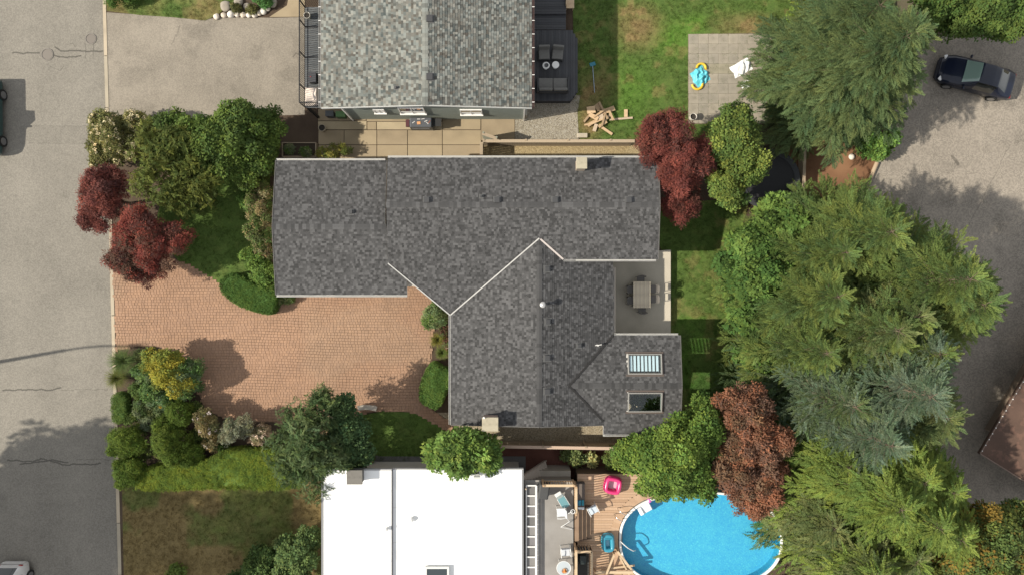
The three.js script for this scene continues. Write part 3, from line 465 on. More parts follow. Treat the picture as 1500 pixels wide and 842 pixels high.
// ---------------------------------------------------------------- neighbour with sage shingles
const darkMetal = mat(0.02, 0.02, 0.022, 0.5, { metalness: 0.4 }), woodTan = mat(0.40, 0.27, 0.165, 0.8, { map: tiled(woodTex, 0.6) }), woodPale = mat(0.52, 0.40, 0.27, 0.8, { map: tiled(woodTex, 0.6) }), woodGrey = mat(0.36, 0.29, 0.21, 0.85, { map: tiled(woodTex, 0.6) }), woodDark = mat(0.10, 0.065, 0.045, 0.85, { map: tiled(woodTex, 0.6) });
{
  const house = thing('shingled_house', 'gabled house with pale sage green-grey shingle roof', 'house');
  const he = 3.9, x0 = P(470, 0, he).x, x1 = P(779, 0, he).x, xr = (x0 + x1) / 2, pN = 0.1, hr = he + pN * (xr - x0), zs = P(0, 158, he).z, zn = -27;
  const up = [V(x0, he, zs), V(xr, hr, zs), V(xr, hr, zn), V(x0, he, zn)], dn = [V(xr, hr, zs), V(x1, he, zs), V(x1, he, zn), V(xr, hr, zn)];
  roofFace(house, 'roof', up, sage, { expo: 0.135, tab: [0.1, 0.2] }); roofFace(house, 'roof', dn, sage, { expo: 0.135, tab: [0.1, 0.2] });
  ridgeCaps(house, V(xr, hr, zs), V(xr, hr, -19), sage, pN, 0.22);
  const sid = mat(0.20, 0.225, 0.20, 0.8, { map: tiled(grainTex, 1.2) }), wz = zs - 0.32;
  mesh('wall', [wallBox(x0 + 0.75, x1 - 0.35, zn + 0.4, wz - 0.03, -0.012, 3.75)], sid, house);
  mesh('gable_wall', [deckGeo([V(x0 + 0.76, 3.75, wz - 0.04), V(x1 - 0.36, 3.75, wz - 0.04), V(xr, hr - 0.2, wz - 0.04)], 0.01)], sid, house);
  for (let k = 0; k < 27; k++) { const w = x1 - x0 - 1.1; mesh('siding_board', [box(w, 0.128, 0.022, (x0 + 0.75 + x1 - 0.35) / 2, 0.25 + k * 0.13, wz - 0.012, 0, -0.09)], sid, house); }
  for (const [a, b] of [[V(x0, he, zs + 0.015), V(xr, hr, zs + 0.015)], [V(xr, hr, zs + 0.015), V(x1, he, zs + 0.015)]]) mesh('fascia', [bar(a.clone().setY(a.y - 0.08), b.clone().setY(b.y - 0.08), 0.03, 0.16)], mat(0.5, 0.5, 0.48, 0.6), house);
  gutter(house, V(x0 - 0.075, he - 0.01, -19), V(x0 - 0.075, he - 0.01, zs), mat(0.3, 0.29, 0.27, 0.6)); gutter(house, V(x1 + 0.075, he - 0.01, -19), V(x1 + 0.075, he - 0.01, zs), mat(0.12, 0.07, 0.06, 0.6));
  for (const x of [x0 - 0.08, x1 + 0.08]) for (let k = 0; k < 13; k++) mesh('gutter_bracket', [box(0.13, 0.02, 0.03, x, he + 0.012, zs - 0.3 - k * 0.72)], whiteTrim, house);
  const nE = V(pN, 1, 0).normalize(), onR = (px, py) => { let h = 5; for (let i = 0; i < 12; i++) h = hr - pN * Math.abs(P(px, py, h).x - xr); return P(px, py, h); };
  roofVent(house, onR(629, 28), nE, 0.34); roofVent(house, onR(629, 113), nE, 0.34); roofVent(house, onR(580, 129), V(-pN, 1, 0).normalize(), 0.12);
  windowOn(house, P(556, 0, 2).x, 2.1, wz + 0.005, 0.5, 0.6, 'z+'); windowOn(house, P(604, 0, 2).x, 2.2, wz + 0.005, 1.3, 1.1, 'z+'); windowOn(house, P(690, 0, 2).x, 1.9, wz + 0.005, 1.1, 0.9, 'z+');
  mesh('downspout', [box(0.07, 3.4, 0.07, x1 - 0.36, 1.7, wz + 0.05), box(0.07, 3.4, 0.07, x0 + 0.8, 1.7, wz + 0.05)], whiteTrim, house);
  mesh('corner_plinth', [box(0.55, 0.8, 0.45, P(765, 168).x, 0.4, P(0, 168).z)], concMat(0.45, 0.42, 0.36), house);
}
{ // narrow raised balcony with black balusters
  const h = 2.5, a = P(446, 10, h), b = P(471, 158, h), t = thing('balcony', 'narrow grey plank balcony with black metal railing', 'balcony', [0, 0, 0]), w = 1.02, x1 = P(470, 0, 3.9).x + 0.55, x0 = a.x;
  const m = [mat(0.105, 0.115, 0.125, 0.75, { map: tiled(woodTex, 1) }), mat(0.12, 0.13, 0.14, 0.75, { map: tiled(woodTex, 1) }), mat(0.09, 0.1, 0.11, 0.75, { map: tiled(woodTex, 1) })];
  const n = 42, step = (b.z - a.z) / n, geo = uvm(ni(new RoundedBoxGeometry(x1 - x0, 0.035, step - 0.014, 1, 0.006)));
  for (let k = 0; k < n; k++) share('plank', geo, m[Math.floor(rnd() * 3)], t).position.set((x0 + x1) / 2, h - 0.02, a.z + (k + 0.5) * step);
  mesh('beam', [bar(V(x0 + 0.04, h - 0.14, a.z), V(x0 + 0.04, h - 0.14, b.z), 0.08, 0.2), bar(V(x0 + 0.6, h - 0.14, a.z), V(x0 + 0.6, h - 0.14, b.z), 0.08, 0.2)], woodDark, t);
  for (const z of [a.z + 0.1, (a.z + b.z) / 2, b.z - 0.1]) mesh('support_post', [box(0.12, h - 0.24, 0.12, x0 + 0.06, (h - 0.24) / 2, z)], darkMetal, t);
  const zs = [a.z + 0.03, a.z + (b.z - a.z) * 0.2, a.z + (b.z - a.z) * 0.5, a.z + (b.z - a.z) * 0.82, b.z - 0.03];
  for (const z of zs) mesh('railing_post', [box(0.05, 1.05, 0.05, x0 + 0.03, h + 0.52, z)], darkMetal, t);
  mesh('railing_rail', [bar(V(x0 + 0.03, h + 1.06, a.z), V(x0 + 0.03, h + 1.06, b.z), 0.05, 0.04), bar(V(x0 + 0.03, h + 0.1, a.z), V(x0 + 0.03, h + 0.1, b.z), 0.03, 0.03)], darkMetal, t);
  mesh('railing_rail', [bar(V(x0 + 0.03, h + 1.06, b.z - 0.02), V(x1 - 0.1, h + 1.06, b.z - 0.02), 0.05, 0.04)], darkMetal, t); mesh('railing_rail', [bar(V(x0 + 0.03, h + 1.06, a.z + 0.02), V(x1 - 0.1, h + 1.06, a.z + 0.02), 0.05, 0.04)], darkMetal, t);
  const bg = uvm(ni(new THREE.BoxGeometry(0.018, 0.95, 0.018)));
  for (let z = a.z + 0.1; z < b.z; z += 0.115) share('baluster', bg, darkMetal, t).position.set(x0 + 0.03, h + 0.58, z);
  for (let x = x0 + 0.14; x < x1 - 0.1; x += 0.115) { share('baluster', bg, darkMetal, t).position.set(x, h + 0.58, b.z - 0.02); share('baluster', bg, darkMetal, t).position.set(x, h + 0.58, a.z + 0.02); }
  for (const z of [zs[1], zs[2]]) mesh('divider_beam', [bar(V(x0 + 0.05, h + 0.012, z), V(x1, h + 0.012, z - 0.03), 0.07, 0.02)], darkMetal, t);
  pot(P(449, 22, h + 0.3), h, 0.18, 0.3, 'white rimmed flower pot on the narrow balcony', mat(0.6, 0.57, 0.5, 0.7));
  const bx = thing('storage_box', 'small dark lidded box on the narrow balcony', 'box', P(460, 116, h).setY(h)); mesh('body', [rbox(0.4, 0.36, 0.55, 0, 0.18, 0, 0.03)], mat(0.03, 0.03, 0.032, 0.6), bx); mesh('lid', [rbox(0.43, 0.06, 0.58, 0, 0.39, 0, 0.02)], mat(0.045, 0.045, 0.05, 0.5), bx); mesh('latch', [box(0.05, 0.05, 0.03, -0.08, 0.43, 0)], mat(0.4, 0.05, 0.05, 0.6), bx);
  // furniture cover, a draped sheet
  const cv = new THREE.PlaneGeometry(0.92, 1.0, 22, 22).rotateX(-Math.PI / 2), p = cv.attributes.position; for (let i = 0; i < p.count; i++) { const X = p.getX(i), Z = p.getZ(i), e = Math.max(Math.abs(X) / 0.46, Math.abs(Z) / 0.5); p.setY(i, 0.55 - 0.52 * sstep(0.62, 1, e) + 0.05 * Math.sin(X * 9 + Z * 13) * e + 0.06 * (fbm(X * 4 + 5, Z * 4, 3) - 0.5)); } cv.computeVertexNormals();
  const o = mesh('furniture_cover', cv, mat(0.62, 0.53, 0.46, 0.8)); o.position.copy(P(456.5, 139, h + 0.4)).setY(h + 0.02); tag(o, 'beige cloth cover draped over furniture on the narrow balcony', 'cover');
}
function pot(p, base, r, hh, label, m, plant) {
  const t = thing('flower_pot', label, 'pot', [p.x, base, p.z]);
  mesh('body', [lathe([[0.001, 0.01], [r * 0.7, 0], [r * 0.95, hh * 0.9], [r, hh], [r * 0.88, hh], [r * 0.85, hh * 0.85]])], m, t);
  mesh('soil', [new THREE.CircleGeometry(r * 0.86, 20).rotateX(-Math.PI / 2).translate(0, hh * 0.84, 0)], mat(0.03, 0.025, 0.02, 0.95), t);
  return t;
}
pot(P(471, 187, 0.45), 0.05, 0.21, 0.42, 'pale rimmed flower pot on the tan concrete walk', mat(0.42, 0.36, 0.27, 0.8));
pot(P(1016, 171, 0.4), 0.05, 0.2, 0.4, 'white rimmed flower pot at the corner of the slab patio', mat(0.62, 0.58, 0.52, 0.7));
{ // barbecue against the sage house
  const t = thing('barbecue', 'black barbecue grill with laid out tools on its lid', 'grill', P(616, 179, 1).setY(0.05));
  mesh('cabinet', [rbox(1.3, 0.75, 0.55, 0, 0.42, 0, 0.02)], mat(0.06, 0.065, 0.07, 0.5), t); mesh('lid', [rbox(1.26, 0.2, 0.56, 0, 0.9, 0.01, 0.06, 0, 0, 0, 3)], mat(0.085, 0.09, 0.1, 0.45), t);
  mesh('side_shelf', [box(0.5, 0.04, 0.45, 0.92, 0.8, -0.02)], mat(0.02, 0.02, 0.02, 0.6), t); mesh('side_shelf', [box(0.2, 0.2, 0.4, -0.77, 0.75, 0.02)], mat(0.08, 0.02, 0.025, 0.6), t);
  mesh('handle', [rod(V(-0.5, 0.88, 0.34), V(0.5, 0.88, 0.34), 0.018)], mat(0.6, 0.6, 0.6, 0.3, { metalness: 1 }), t);
  for (const [x, z, m, r] of [[-0.4, 0.02, 0, 0.6], [0.3, -0.05, 0, 0.4], [0.38, 0.06, 0, -0.7], [0.5, 0.0, 1, 0.9], [-0.1, -0.16, 0, 0], [0.14, -0.17, 0, 0.2]]) mesh('tool', [box(0.18, 0.012, 0.03, x, 1.012, z, r)], m ? mat(0.35, 0.1, 0.05, 0.6) : whiteTrim, t);
  mesh('board', [box(0.2, 0.02, 0.16, -0.1, 1.016, 0.06, 0.1)], mat(0.6, 0.3, 0.14, 0.7), t);
  for (const x of [-0.55, 0.55]) for (const z of [-0.2, 0.2]) mesh('wheel', [cyl(0.05, 0.05, 0.06, x, 0.0, z, 10)], darkMetal, t);
}
{ // green bin and downpipe corner
  const b = thing('recycling_bin', 'low green lidded bin at the corner of the sage house', 'bin', P(498, 167, 0.6).setY(0.05)); mesh('body', [rbox(0.5, 0.5, 0.3, 0, 0.25, 0, 0.03)], mat(0.06, 0.12, 0.05, 0.6), b); mesh('lid', [rbox(0.54, 0.06, 0.34, 0, 0.53, 0, 0.025)], mat(0.1, 0.19, 0.075, 0.55), b);
  const c = thing('grey_bin', 'dark grey lidded bin beside the green bin', 'bin', P(482, 166, 0.6).setY(0.05)); mesh('body', [rbox(0.45, 0.5, 0.3, 0, 0.25, 0, 0.03)], mat(0.05, 0.055, 0.06, 0.6), c); mesh('lid', [rbox(0.48, 0.06, 0.33, 0, 0.53, 0, 0.025)], mat(0.08, 0.085, 0.09, 0.55), c);
}
{ // dark back deck of the sage house
  const h = 0.5, t = thing('back_deck', 'charcoal stained plank deck with clipped corners behind the sage house', 'deck');
  const out = pxs([[772, 44], [838, 44], [846, 58], [846, 134], [836, 148], [772, 148]], h), zb = P(0, 44, h).z, ms = [mat(0.052, 0.054, 0.062, 0.7, { map: tiled(woodTex, 1) }), mat(0.06, 0.062, 0.07, 0.7, { map: tiled(woodTex, 1) }), mat(0.045, 0.047, 0.055, 0.7, { map: tiled(woodTex, 1) })];
  const xa = out[0][0], xb = out[2][0]; for (let x = xa, k = 0; x < xb; x += 0.14, k++) { const xm = x + 0.07; let z0 = out[0][1], z1 = out[5][1]; const c = clamp((xm - out[1][0]) / (out[2][0] - out[1][0])); z0 += c * (out[2][1] - out[1][1]); z1 -= clamp((xm - out[4][0]) / (out[3][0] - out[4][0])) * (out[4][1] - out[3][1]); mesh('plank', [box(0.13, 0.035, z1 - z0, xm, h - 0.018, (z0 + z1) / 2)], ms[k % 3], t); }
  mesh('skirt', [slabGeo(out, h - 0.04, h - 0.05)], mat(0.03, 0.03, 0.035, 0.8), t);
  for (let k = 0; k < 22; k++) mesh('plank', [box(P(830, 0, 1).x - xa, 0.035, 0.13, (P(830, 0, 1).x + xa) / 2, h + (k < 6 ? 0.002 : 0.17), zb - 0.09 - k * 0.14)], ms[(k * 7) % 3], t);
  mesh('step_riser', [box(P(830, 0, 1).x - xa, 0.15, 0.02, (P(830, 0, 1).x + xa) / 2, h + 0.07, zb - 0.86)], ms[2], t);
  // outdoor armchairs, sofa, round tables
  const cush = mat(0.17, 0.165, 0.155, 0.95, { map: tiled(grainTex, 0.4), bumpMap: tiled(roughBump, 0.3), bumpScale: 0.004 }), wick = mat(0.05, 0.05, 0.052, 0.8);
  const arm = (px, turn, label) => { const c = thing('lounge_chair', label, 'chair', P(px, 78, h + 0.4).setY(h), turn, 'pair of deck armchairs'); for (const x of [-0.3, 0.3]) for (const z of [-0.3, 0.3]) mesh('leg', [box(0.05, 0.3, 0.05, x, 0.15, z)], wick, c); mesh('frame', [rbox(0.7, 0.1, 0.72, 0, 0.28, 0, 0.02)], wick, c); mesh('seat_cushion', [rbox(0.62, 0.12, 0.58, 0, 0.39, 0.05, 0.05, 0, 0, 0, 3)], cush, c); mesh('back_cushion', [rbox(0.64, 0.42, 0.14, 0, 0.56, -0.28, 0.05, 0, -0.2, 0, 3)], cush, c); };
  arm(797, 0.03, 'grey cushioned armchair standing straight on the dark deck'); arm(817, -0.1, 'grey cushioned armchair turned slightly on the dark deck');
  const so = thing('sofa', 'two seat grey cushioned sofa on the dark deck', 'sofa', P(810, 124.5, h + 0.4).setY(h), Math.PI); mesh('frame', [rbox(1.8, 0.28, 0.82, 0, 0.2, 0, 0.03)], wick, so);
  for (const x of [-0.42, 0.42]) { mesh('seat_cushion', [rbox(0.82, 0.14, 0.6, x, 0.41, 0.08, 0.05, 0, 0, 0, 3)], cush, so); mesh('back_cushion', [rbox(0.8, 0.4, 0.16, x, 0.58, -0.3, 0.06, 0, -0.15, 0, 3)], cush, so); } for (const x of [-0.87, 0.87]) mesh('armrest', [rbox(0.1, 0.26, 0.8, x, 0.46, 0, 0.03)], wick, so); for (const x of [-0.8, 0.8]) for (const z of [-0.35, 0.35]) mesh('leg', [box(0.05, 0.08, 0.05, x, 0.04, z)], wick, so);
  const wt = mat(0.75, 0.74, 0.72, 0.5); const tb = (px, py, label, plate) => { const c = thing('side_table', label, 'table', P(px, py, h + 0.45).setY(h)); mesh('top', [lathe([[0.001, 0.44], [0.19, 0.44], [0.205, 0.45], [0.205, 0.47], [0.19, 0.475], [0.001, 0.472]])], wt, c); mesh('pedestal', [cyl(0.1, 0.04, 0.44, 0, 0, 0)], wt, c); if (plate) mesh('bowl', [at(lathe([[0.001, 0.01], [0.05, 0.012], [0.11, 0.05], [0.12, 0.05], [0.06, 0]]), V(0.02, 0.476, 0))], mat(0.08, 0.08, 0.085, 0.6), c); };
  tb(800, 96, 'round white side table with a dark bowl on it', true); tb(814, 95, 'round white side table with an empty top', false);
}
{ // loose things on the back lawn
  const rk = thing('pool_net_pole', 'long grey pole with blue head lying on the shaded lawn', 'pole', [0, 0, 0]); const a = P(868, 95).setY(0.05), b = P(871, 136).setY(0.05); mesh('pole', [rod(a, b, 0.022)], mat(0.35, 0.42, 0.5, 0.4, { metalness: 0.5 }), rk); mesh('head', [rbox(0.34, 0.04, 0.22, a.x, 0.06, a.z - 0.02, 0.015, 0.3)], mat(0.02, 0.16, 0.22, 0.5), rk);
  const tank = thing('garden_chair', 'weathered wooden chair half in view beside the dark deck', 'chair', P(835, 5, 0.5).setY(0.02)); mesh('seat', [box(0.5, 0.04, 0.5, 0, 0.42, 0)], woodPale, tank); mesh('backrest', [box(0.05, 0.5, 0.5, -0.24, 0.68, 0)], woodPale, tank); for (const x of [-0.2, 0.2]) for (const z of [-0.2, 0.2]) mesh('leg', [box(0.05, 0.42, 0.05, x, 0.21, z)], woodPale, tank);
  // pile of timber offcuts, each piece its own thing
  const ws = [mat(0.55, 0.40, 0.25, 0.85, { map: tiled(woodTex, 0.5) }), mat(0.46, 0.33, 0.20, 0.85, { map: tiled(woodTex, 0.5) }), mat(0.5, 0.40, 0.30, 0.85, { map: tiled(woodTex, 0.5) }), mat(0.36, 0.26, 0.16, 0.85, { map: tiled(woodTex, 0.5) })];
  const L = [[866, 161, 12, 10, 0.15, 0.2, 0], [876, 157, 10, 8, -0.9, 0.1, 3], [890, 162, 22, 7, 0.35, 0.16, 1], [884, 162, 28, 3, -1.1, 0.2, 3], [870, 171, 14, 6, -0.5, 0.24, 0], [868, 180, 16, 5, 0.5, 0.12, 1], [874, 178, 20, 3, 0.4, 0.18, 0], [880, 171, 8, 7, 0.2, 0.2, 2], [895, 168, 18, 3, -1.15, 0.27, 1], [860, 173, 14, 3, 0.9, 0.1, 3], [872, 187, 11, 5, 1.25, 0.1, 2], [883, 182, 14, 4, 0.6, 0.16, 1], [887, 190, 24, 3.4, -0.6, 0.08, 0], [910, 174, 34, 2.8, 0.08, 0.06, 2], [917, 166, 5, 11, 0.0, 0.08, 0], [878, 166, 20, 2.6, 0.6, 0.3, 1], [884, 176, 18, 2.6, 1.3, 0.24, 3], [864, 166, 10, 3, -1.2, 0.14, 2], [889, 174, 16, 3, 0.9, 0.1, 2], [862, 182, 12, 2.6, 0.2, 0.07, 1]];
  for (const [px, py, l, w, r, y, k] of L) tag(mesh('timber_offcut', [box(l / 25, 0.07, w / 25, 0, 0, 0, 0, 0, rr(-0.04, 0.04))], ws[k]), 'pale sawn timber offcut in the loose pile on the lawn', 'timber', 'timber offcuts piled on the lawn').position.copy(P(px, py, y).setY(y)), scene.children[scene.children.length - 1].rotation.y = r;
  const st = mesh('stepping_block', [rbox(0.6, 0.16, 0.26, 0, 0.08, 0, 0.04)], concMat(0.5, 0.44, 0.35)); st.position.copy(P(853, 199)).setY(0.02); tag(st, 'rounded pale stone block at the edge of the gravel patch', 'stone');
}
{ // deflated pool toys and white sail on the slab patio
  const cl = (w, d, h, n, s) => { const g = new THREE.PlaneGeometry(w, d, n, n).rotateX(-Math.PI / 2), p = g.attributes.position; for (let i = 0; i < p.count; i++) { const X = p.getX(i), Z = p.getZ(i), a = Math.atan2(Z, X), R = Math.hypot(X / w, Z / d) * 2, q = 1 - 0.22 * vnoise(a * 2 + s, s) ; p.setXYZ(i, X * q, Math.max(0.015, h * (1.1 - R * R * 0.85) * (0.55 + 0.9 * vnoise(X * 7 + s, Z * 7)) + 0.03 * Math.sin(X * 16 + Z * 9)), Z * q); } g.computeVertexNormals(); return g; };
  const t = thing('inflatable_raft', 'crumpled turquoise and yellow inflatable lying on the grey slabs', 'inflatable', P(1026, 112, 0.1).setY(0.05), 0.55); mesh('sheet', cl(1.05, 1.15, 0.22, 26, 3), mat(0.10, 0.46, 0.55, 0.45), t);
  mesh('ring', [put(new THREE.TorusGeometry(0.3, 0.07, 10, 24, 3.6).rotateX(Math.PI / 2), -0.38, 0.07, 0.3)], mat(0.62, 0.42, 0.03, 0.45), t); mesh('ring', [put(new THREE.TorusGeometry(0.26, 0.07, 10, 24, 3.4).rotateX(Math.PI / 2), 0.3, 0.08, -0.38, 2.6)], mat(0.6, 0.42, 0.03, 0.45), t);
  const s = mesh('white_tarp', cl(1.3, 0.8, 0.16, 20, 9), mat(0.78, 0.78, 0.77, 0.7)); s.position.copy(P(1087, 99, 0.2)).setY(0.05); s.rotation.y = 0.5; tag(s, 'white folded tarp lying on the slabs beside the conifer', 'tarp');
  const s2 = mesh('white_tarp', cl(0.9, 0.45, 0.16, 20, 5), mat(0.76, 0.76, 0.75, 0.7)); s2.position.copy(P(1098, 122, 0.2)).setY(0.05); s2.rotation.y = 0.3; tag(s2, 'smaller white tarp half hidden under conifer boughs', 'tarp');
}
// timber fences: every board a piece
function fence(name, label, a, b, h, m, rail, boardW = 0.14, postEvery = 2.4, proud = 0.06) {
  const t = thing(name, label, 'fence', [a.x, 0, a.z]); const d = V(b.x - a.x, 0, b.z - a.z), L = d.length(), yaw = Math.atan2(-d.z, d.x); t.rotation.y = yaw;
  const n = Math.floor(L / boardW), geo = uvm(ni(new THREE.BoxGeometry(boardW - 0.012, h - 0.04, 0.02)));
  for (let k = 0; k < n; k++) share('board', geo, m, t).position.set((k + 0.5) * boardW, (h - 0.04) / 2 - 0.01, 0.012 + (k % 2) * 0.003);
  for (let x = 0.06; x <= L + 0.1; x += postEvery) mesh('post', [box(0.1, h + proud, 0.1, Math.min(x, L - 0.05), (h + proud) / 2 - 0.01, -0.056)], m, t);
  mesh('top_rail', [box(L, 0.045, 0.17, L / 2, h - 0.012, 0)], rail, t); mesh('lower_rail', [box(L, 0.09, 0.04, L / 2, 0.35, -0.022)], m, t);
  return t;
}
const fp = (px, py, h) => P(px, py, h).setY(0);
fence('timber_fence', 'long weathered timber fence between the lawn and gravel strip', fp(707, 206.5, 1.3), fp(930, 206.5, 1.3), 1.3, woodGrey, mat(0.42, 0.34, 0.25, 0.85, { map: tiled(woodTex, 0.6) }));
fence('side_gate', 'timber side gate closing the walk beside the charcoal roof', fp(705, 208, 1.4), fp(705, 233, 1.4), 1.4, woodGrey, woodGrey, 0.14, 1.0);
fence('garden_gate', 'timber garden gate standing ajar by the gravel yard', fp(706, 195, 1.5), fp(728, 203, 1.5), 1.5, mat(0.26, 0.27, 0.22, 0.85, { map: tiled(woodTex, 0.6) }), woodGrey, 0.14, 0.9);
fence('boundary_fence', 'reddish timber boundary fence below the gravel passage', fp(732, 654, 1.5), fp(915, 657, 1.5), 1.5, woodGrey, mat(0.50, 0.38, 0.30, 0.85, { map: tiled(woodTex, 0.6) }));
{ const t = thing('timber_beam', 'upright weathered timber wall board beside the trampoline', 'timber', fp(1180, 200, 0.8)); mesh('cap', [bar(V(0, 0.8, 0), V(fp(1177, 308, 0.8).x - t.position.x, 0.8, fp(1177, 308, 0.8).z - t.position.z), 0.16, 0.06)], woodGrey, t); for (let k = 0; k < 5; k++) mesh('plank', [bar(V(0, 0.08 + k * 0.155, 0), V(fp(1177, 308, 0.8).x - t.position.x, 0.08 + k * 0.155, fp(1177, 308, 0.8).z - t.position.z), 0.05, 0.145)], woodGrey, t); }
{ const t = mesh('landscape_log', [rod(P(1284, 239).setY(0.1), P(1262, 290).setY(0.1), 0.12, 0.11, 12)], mat(0.40, 0.31, 0.22, 0.9, { map: tiled(woodTex, 0.8) })); tag(t, 'round grey log edging between bark mulch and asphalt', 'log'); }
{ // planter box left of the charcoal roof
  const t = thing('planter_box', 'raised timber planter box beside the garage roof', 'planter'); const a = P(413, 209, 0.4), b = P(462, 229, 0.4); for (const [p, q] of [[[a.x, a.z], [b.x, a.z]], [[b.x, a.z], [b.x, b.z]], [[b.x, b.z], [a.x, b.z]], [[a.x, b.z], [a.x, a.z]]]) mesh('side_board', [bar(V(p[0], 0.2, p[1]), V(q[0], 0.2, q[1]), 0.05, 0.4)], woodGrey, t); mesh('soil', [box(b.x - a.x - 0.06, 0.1, b.z - a.z - 0.06, (a.x + b.x) / 2, 0.28, (a.z + b.z) / 2)], soilMat(0.06, 0.045, 0.03), t); }
function rock(r, s, flat = 0.7) { const g = new THREE.IcosahedronGeometry(r, 2), p = g.attributes.position; for (let i = 0; i < p.count; i++) { const x = p.getX(i), y = p.getY(i), z = p.getZ(i), k = 0.78 + 0.5 * vnoise(x / r * 1.4 + s, z / r * 1.4 + y / r * 1.7 + s * 3); p.setXYZ(i, x * k, y * k * flat, z * k); } const q = mergeVertices(ni(g).deleteAttribute('normal')); q.computeVertexNormals(); return q; }
{ // white edging stones
  const m = [mat(0.62, 0.55, 0.47, 0.85), mat(0.55, 0.47, 0.38, 0.85), mat(0.68, 0.63, 0.56, 0.85)];
  const line = [[317, 25], [328, 23], [338, 22], [348, 22], [357, 23], [365, 22], [373, 22], [380, 20], [386, 17], [392, 13]];
  line.forEach(([x, y], i) => { const o = mesh('edging_stone', rock(rr(0.15, 0.2), i * 3.1), m[i % 3]); o.position.copy(P(x, y)).setY(0.08); o.rotation.y = i; tag(o, 'rounded white stone in the row edging the rock bed', 'stone', 'white stones edging the rock bed'); });
  [[330, 10, 0.3], [349, 4, 0.26], [400, 6, 0.24], [362, 10, 0.2]].forEach(([x, y, r], i) => { const o = mesh('bed_rock', rock(r, i * 5 + 40, 0.5), mat(0.33, 0.29, 0.24, 0.9, { map: tiled(concTex, 1) })); o.position.copy(P(x, y)).setY(0.08); tag(o, 'grey tan boulder lying in the planted rock bed', 'rock', 'boulders in the rock bed'); });
  const w = mesh('white_stone', rock(0.16, 77), mat(0.6, 0.55, 0.48, 0.85)); w.position.copy(P(1248, 230)).setY(0.06); tag(w, 'lone pale stone lying on the bark mulch', 'stone');
}
{ // trampoline
  const c = P(1128, 263, 0.75), t = thing('trampoline', 'round black trampoline under the trees', 'trampoline', [c.x, 0, c.z]), r = 1.75; mesh('mat', [new THREE.CircleGeometry(r - 0.3, 48).rotateX(-Math.PI / 2).translate(0, 0.74, 0)], mat(0.012, 0.012, 0.014, 0.7), t); mesh('spring_pad', [lathe([[r - 0.32, 0.75], [r - 0.3, 0.78], [r, 0.78], [r + 0.02, 0.74]], 48)], mat(0.03, 0.032, 0.035, 0.7), t); mesh('frame', [new THREE.TorusGeometry(r, 0.03, 8, 48).rotateX(Math.PI / 2).translate(0, 0.72, 0)], darkMetal, t);
  for (let k = 0; k < 6; k++) { const a = k * Math.PI / 3; mesh('leg', [rod(V(r * Math.cos(a), 0, r * Math.sin(a)), V(r * Math.cos(a), 0.72, r * Math.sin(a)), 0.025)], darkMetal, t); }
}
{ // bench by the little lawn
  const p = P(538, 596, 0.4), t = thing('garden_bench', 'curved pale stone bench at the edge of the driveway', 'bench', [p.x, 0.03, p.z], -0.03); const s = new THREE.Shape(); s.absarc(0, -1.9, 2.08, Math.PI / 2 - 0.28, Math.PI / 2 + 0.28); s.absarc(0, -1.9, 1.82, Math.PI / 2 + 0.28, Math.PI / 2 - 0.28, true);
  mesh('seat', [new THREE.ExtrudeGeometry(s, { depth: 0.06, bevelEnabled: true, bevelSize: 0.01, bevelThickness: 0.01, bevelSegments: 1 }).rotateX(-Math.PI / 2).translate(0, 0.38, 0.06)], concMat(0.5, 0.45, 0.38), t); for (const x of [-0.36, 0.36]) mesh('leg', [rbox(0.14, 0.39, 0.2, x, 0.19, 0.03, 0.02)], concMat(0.42, 0.38, 0.32), t);
}

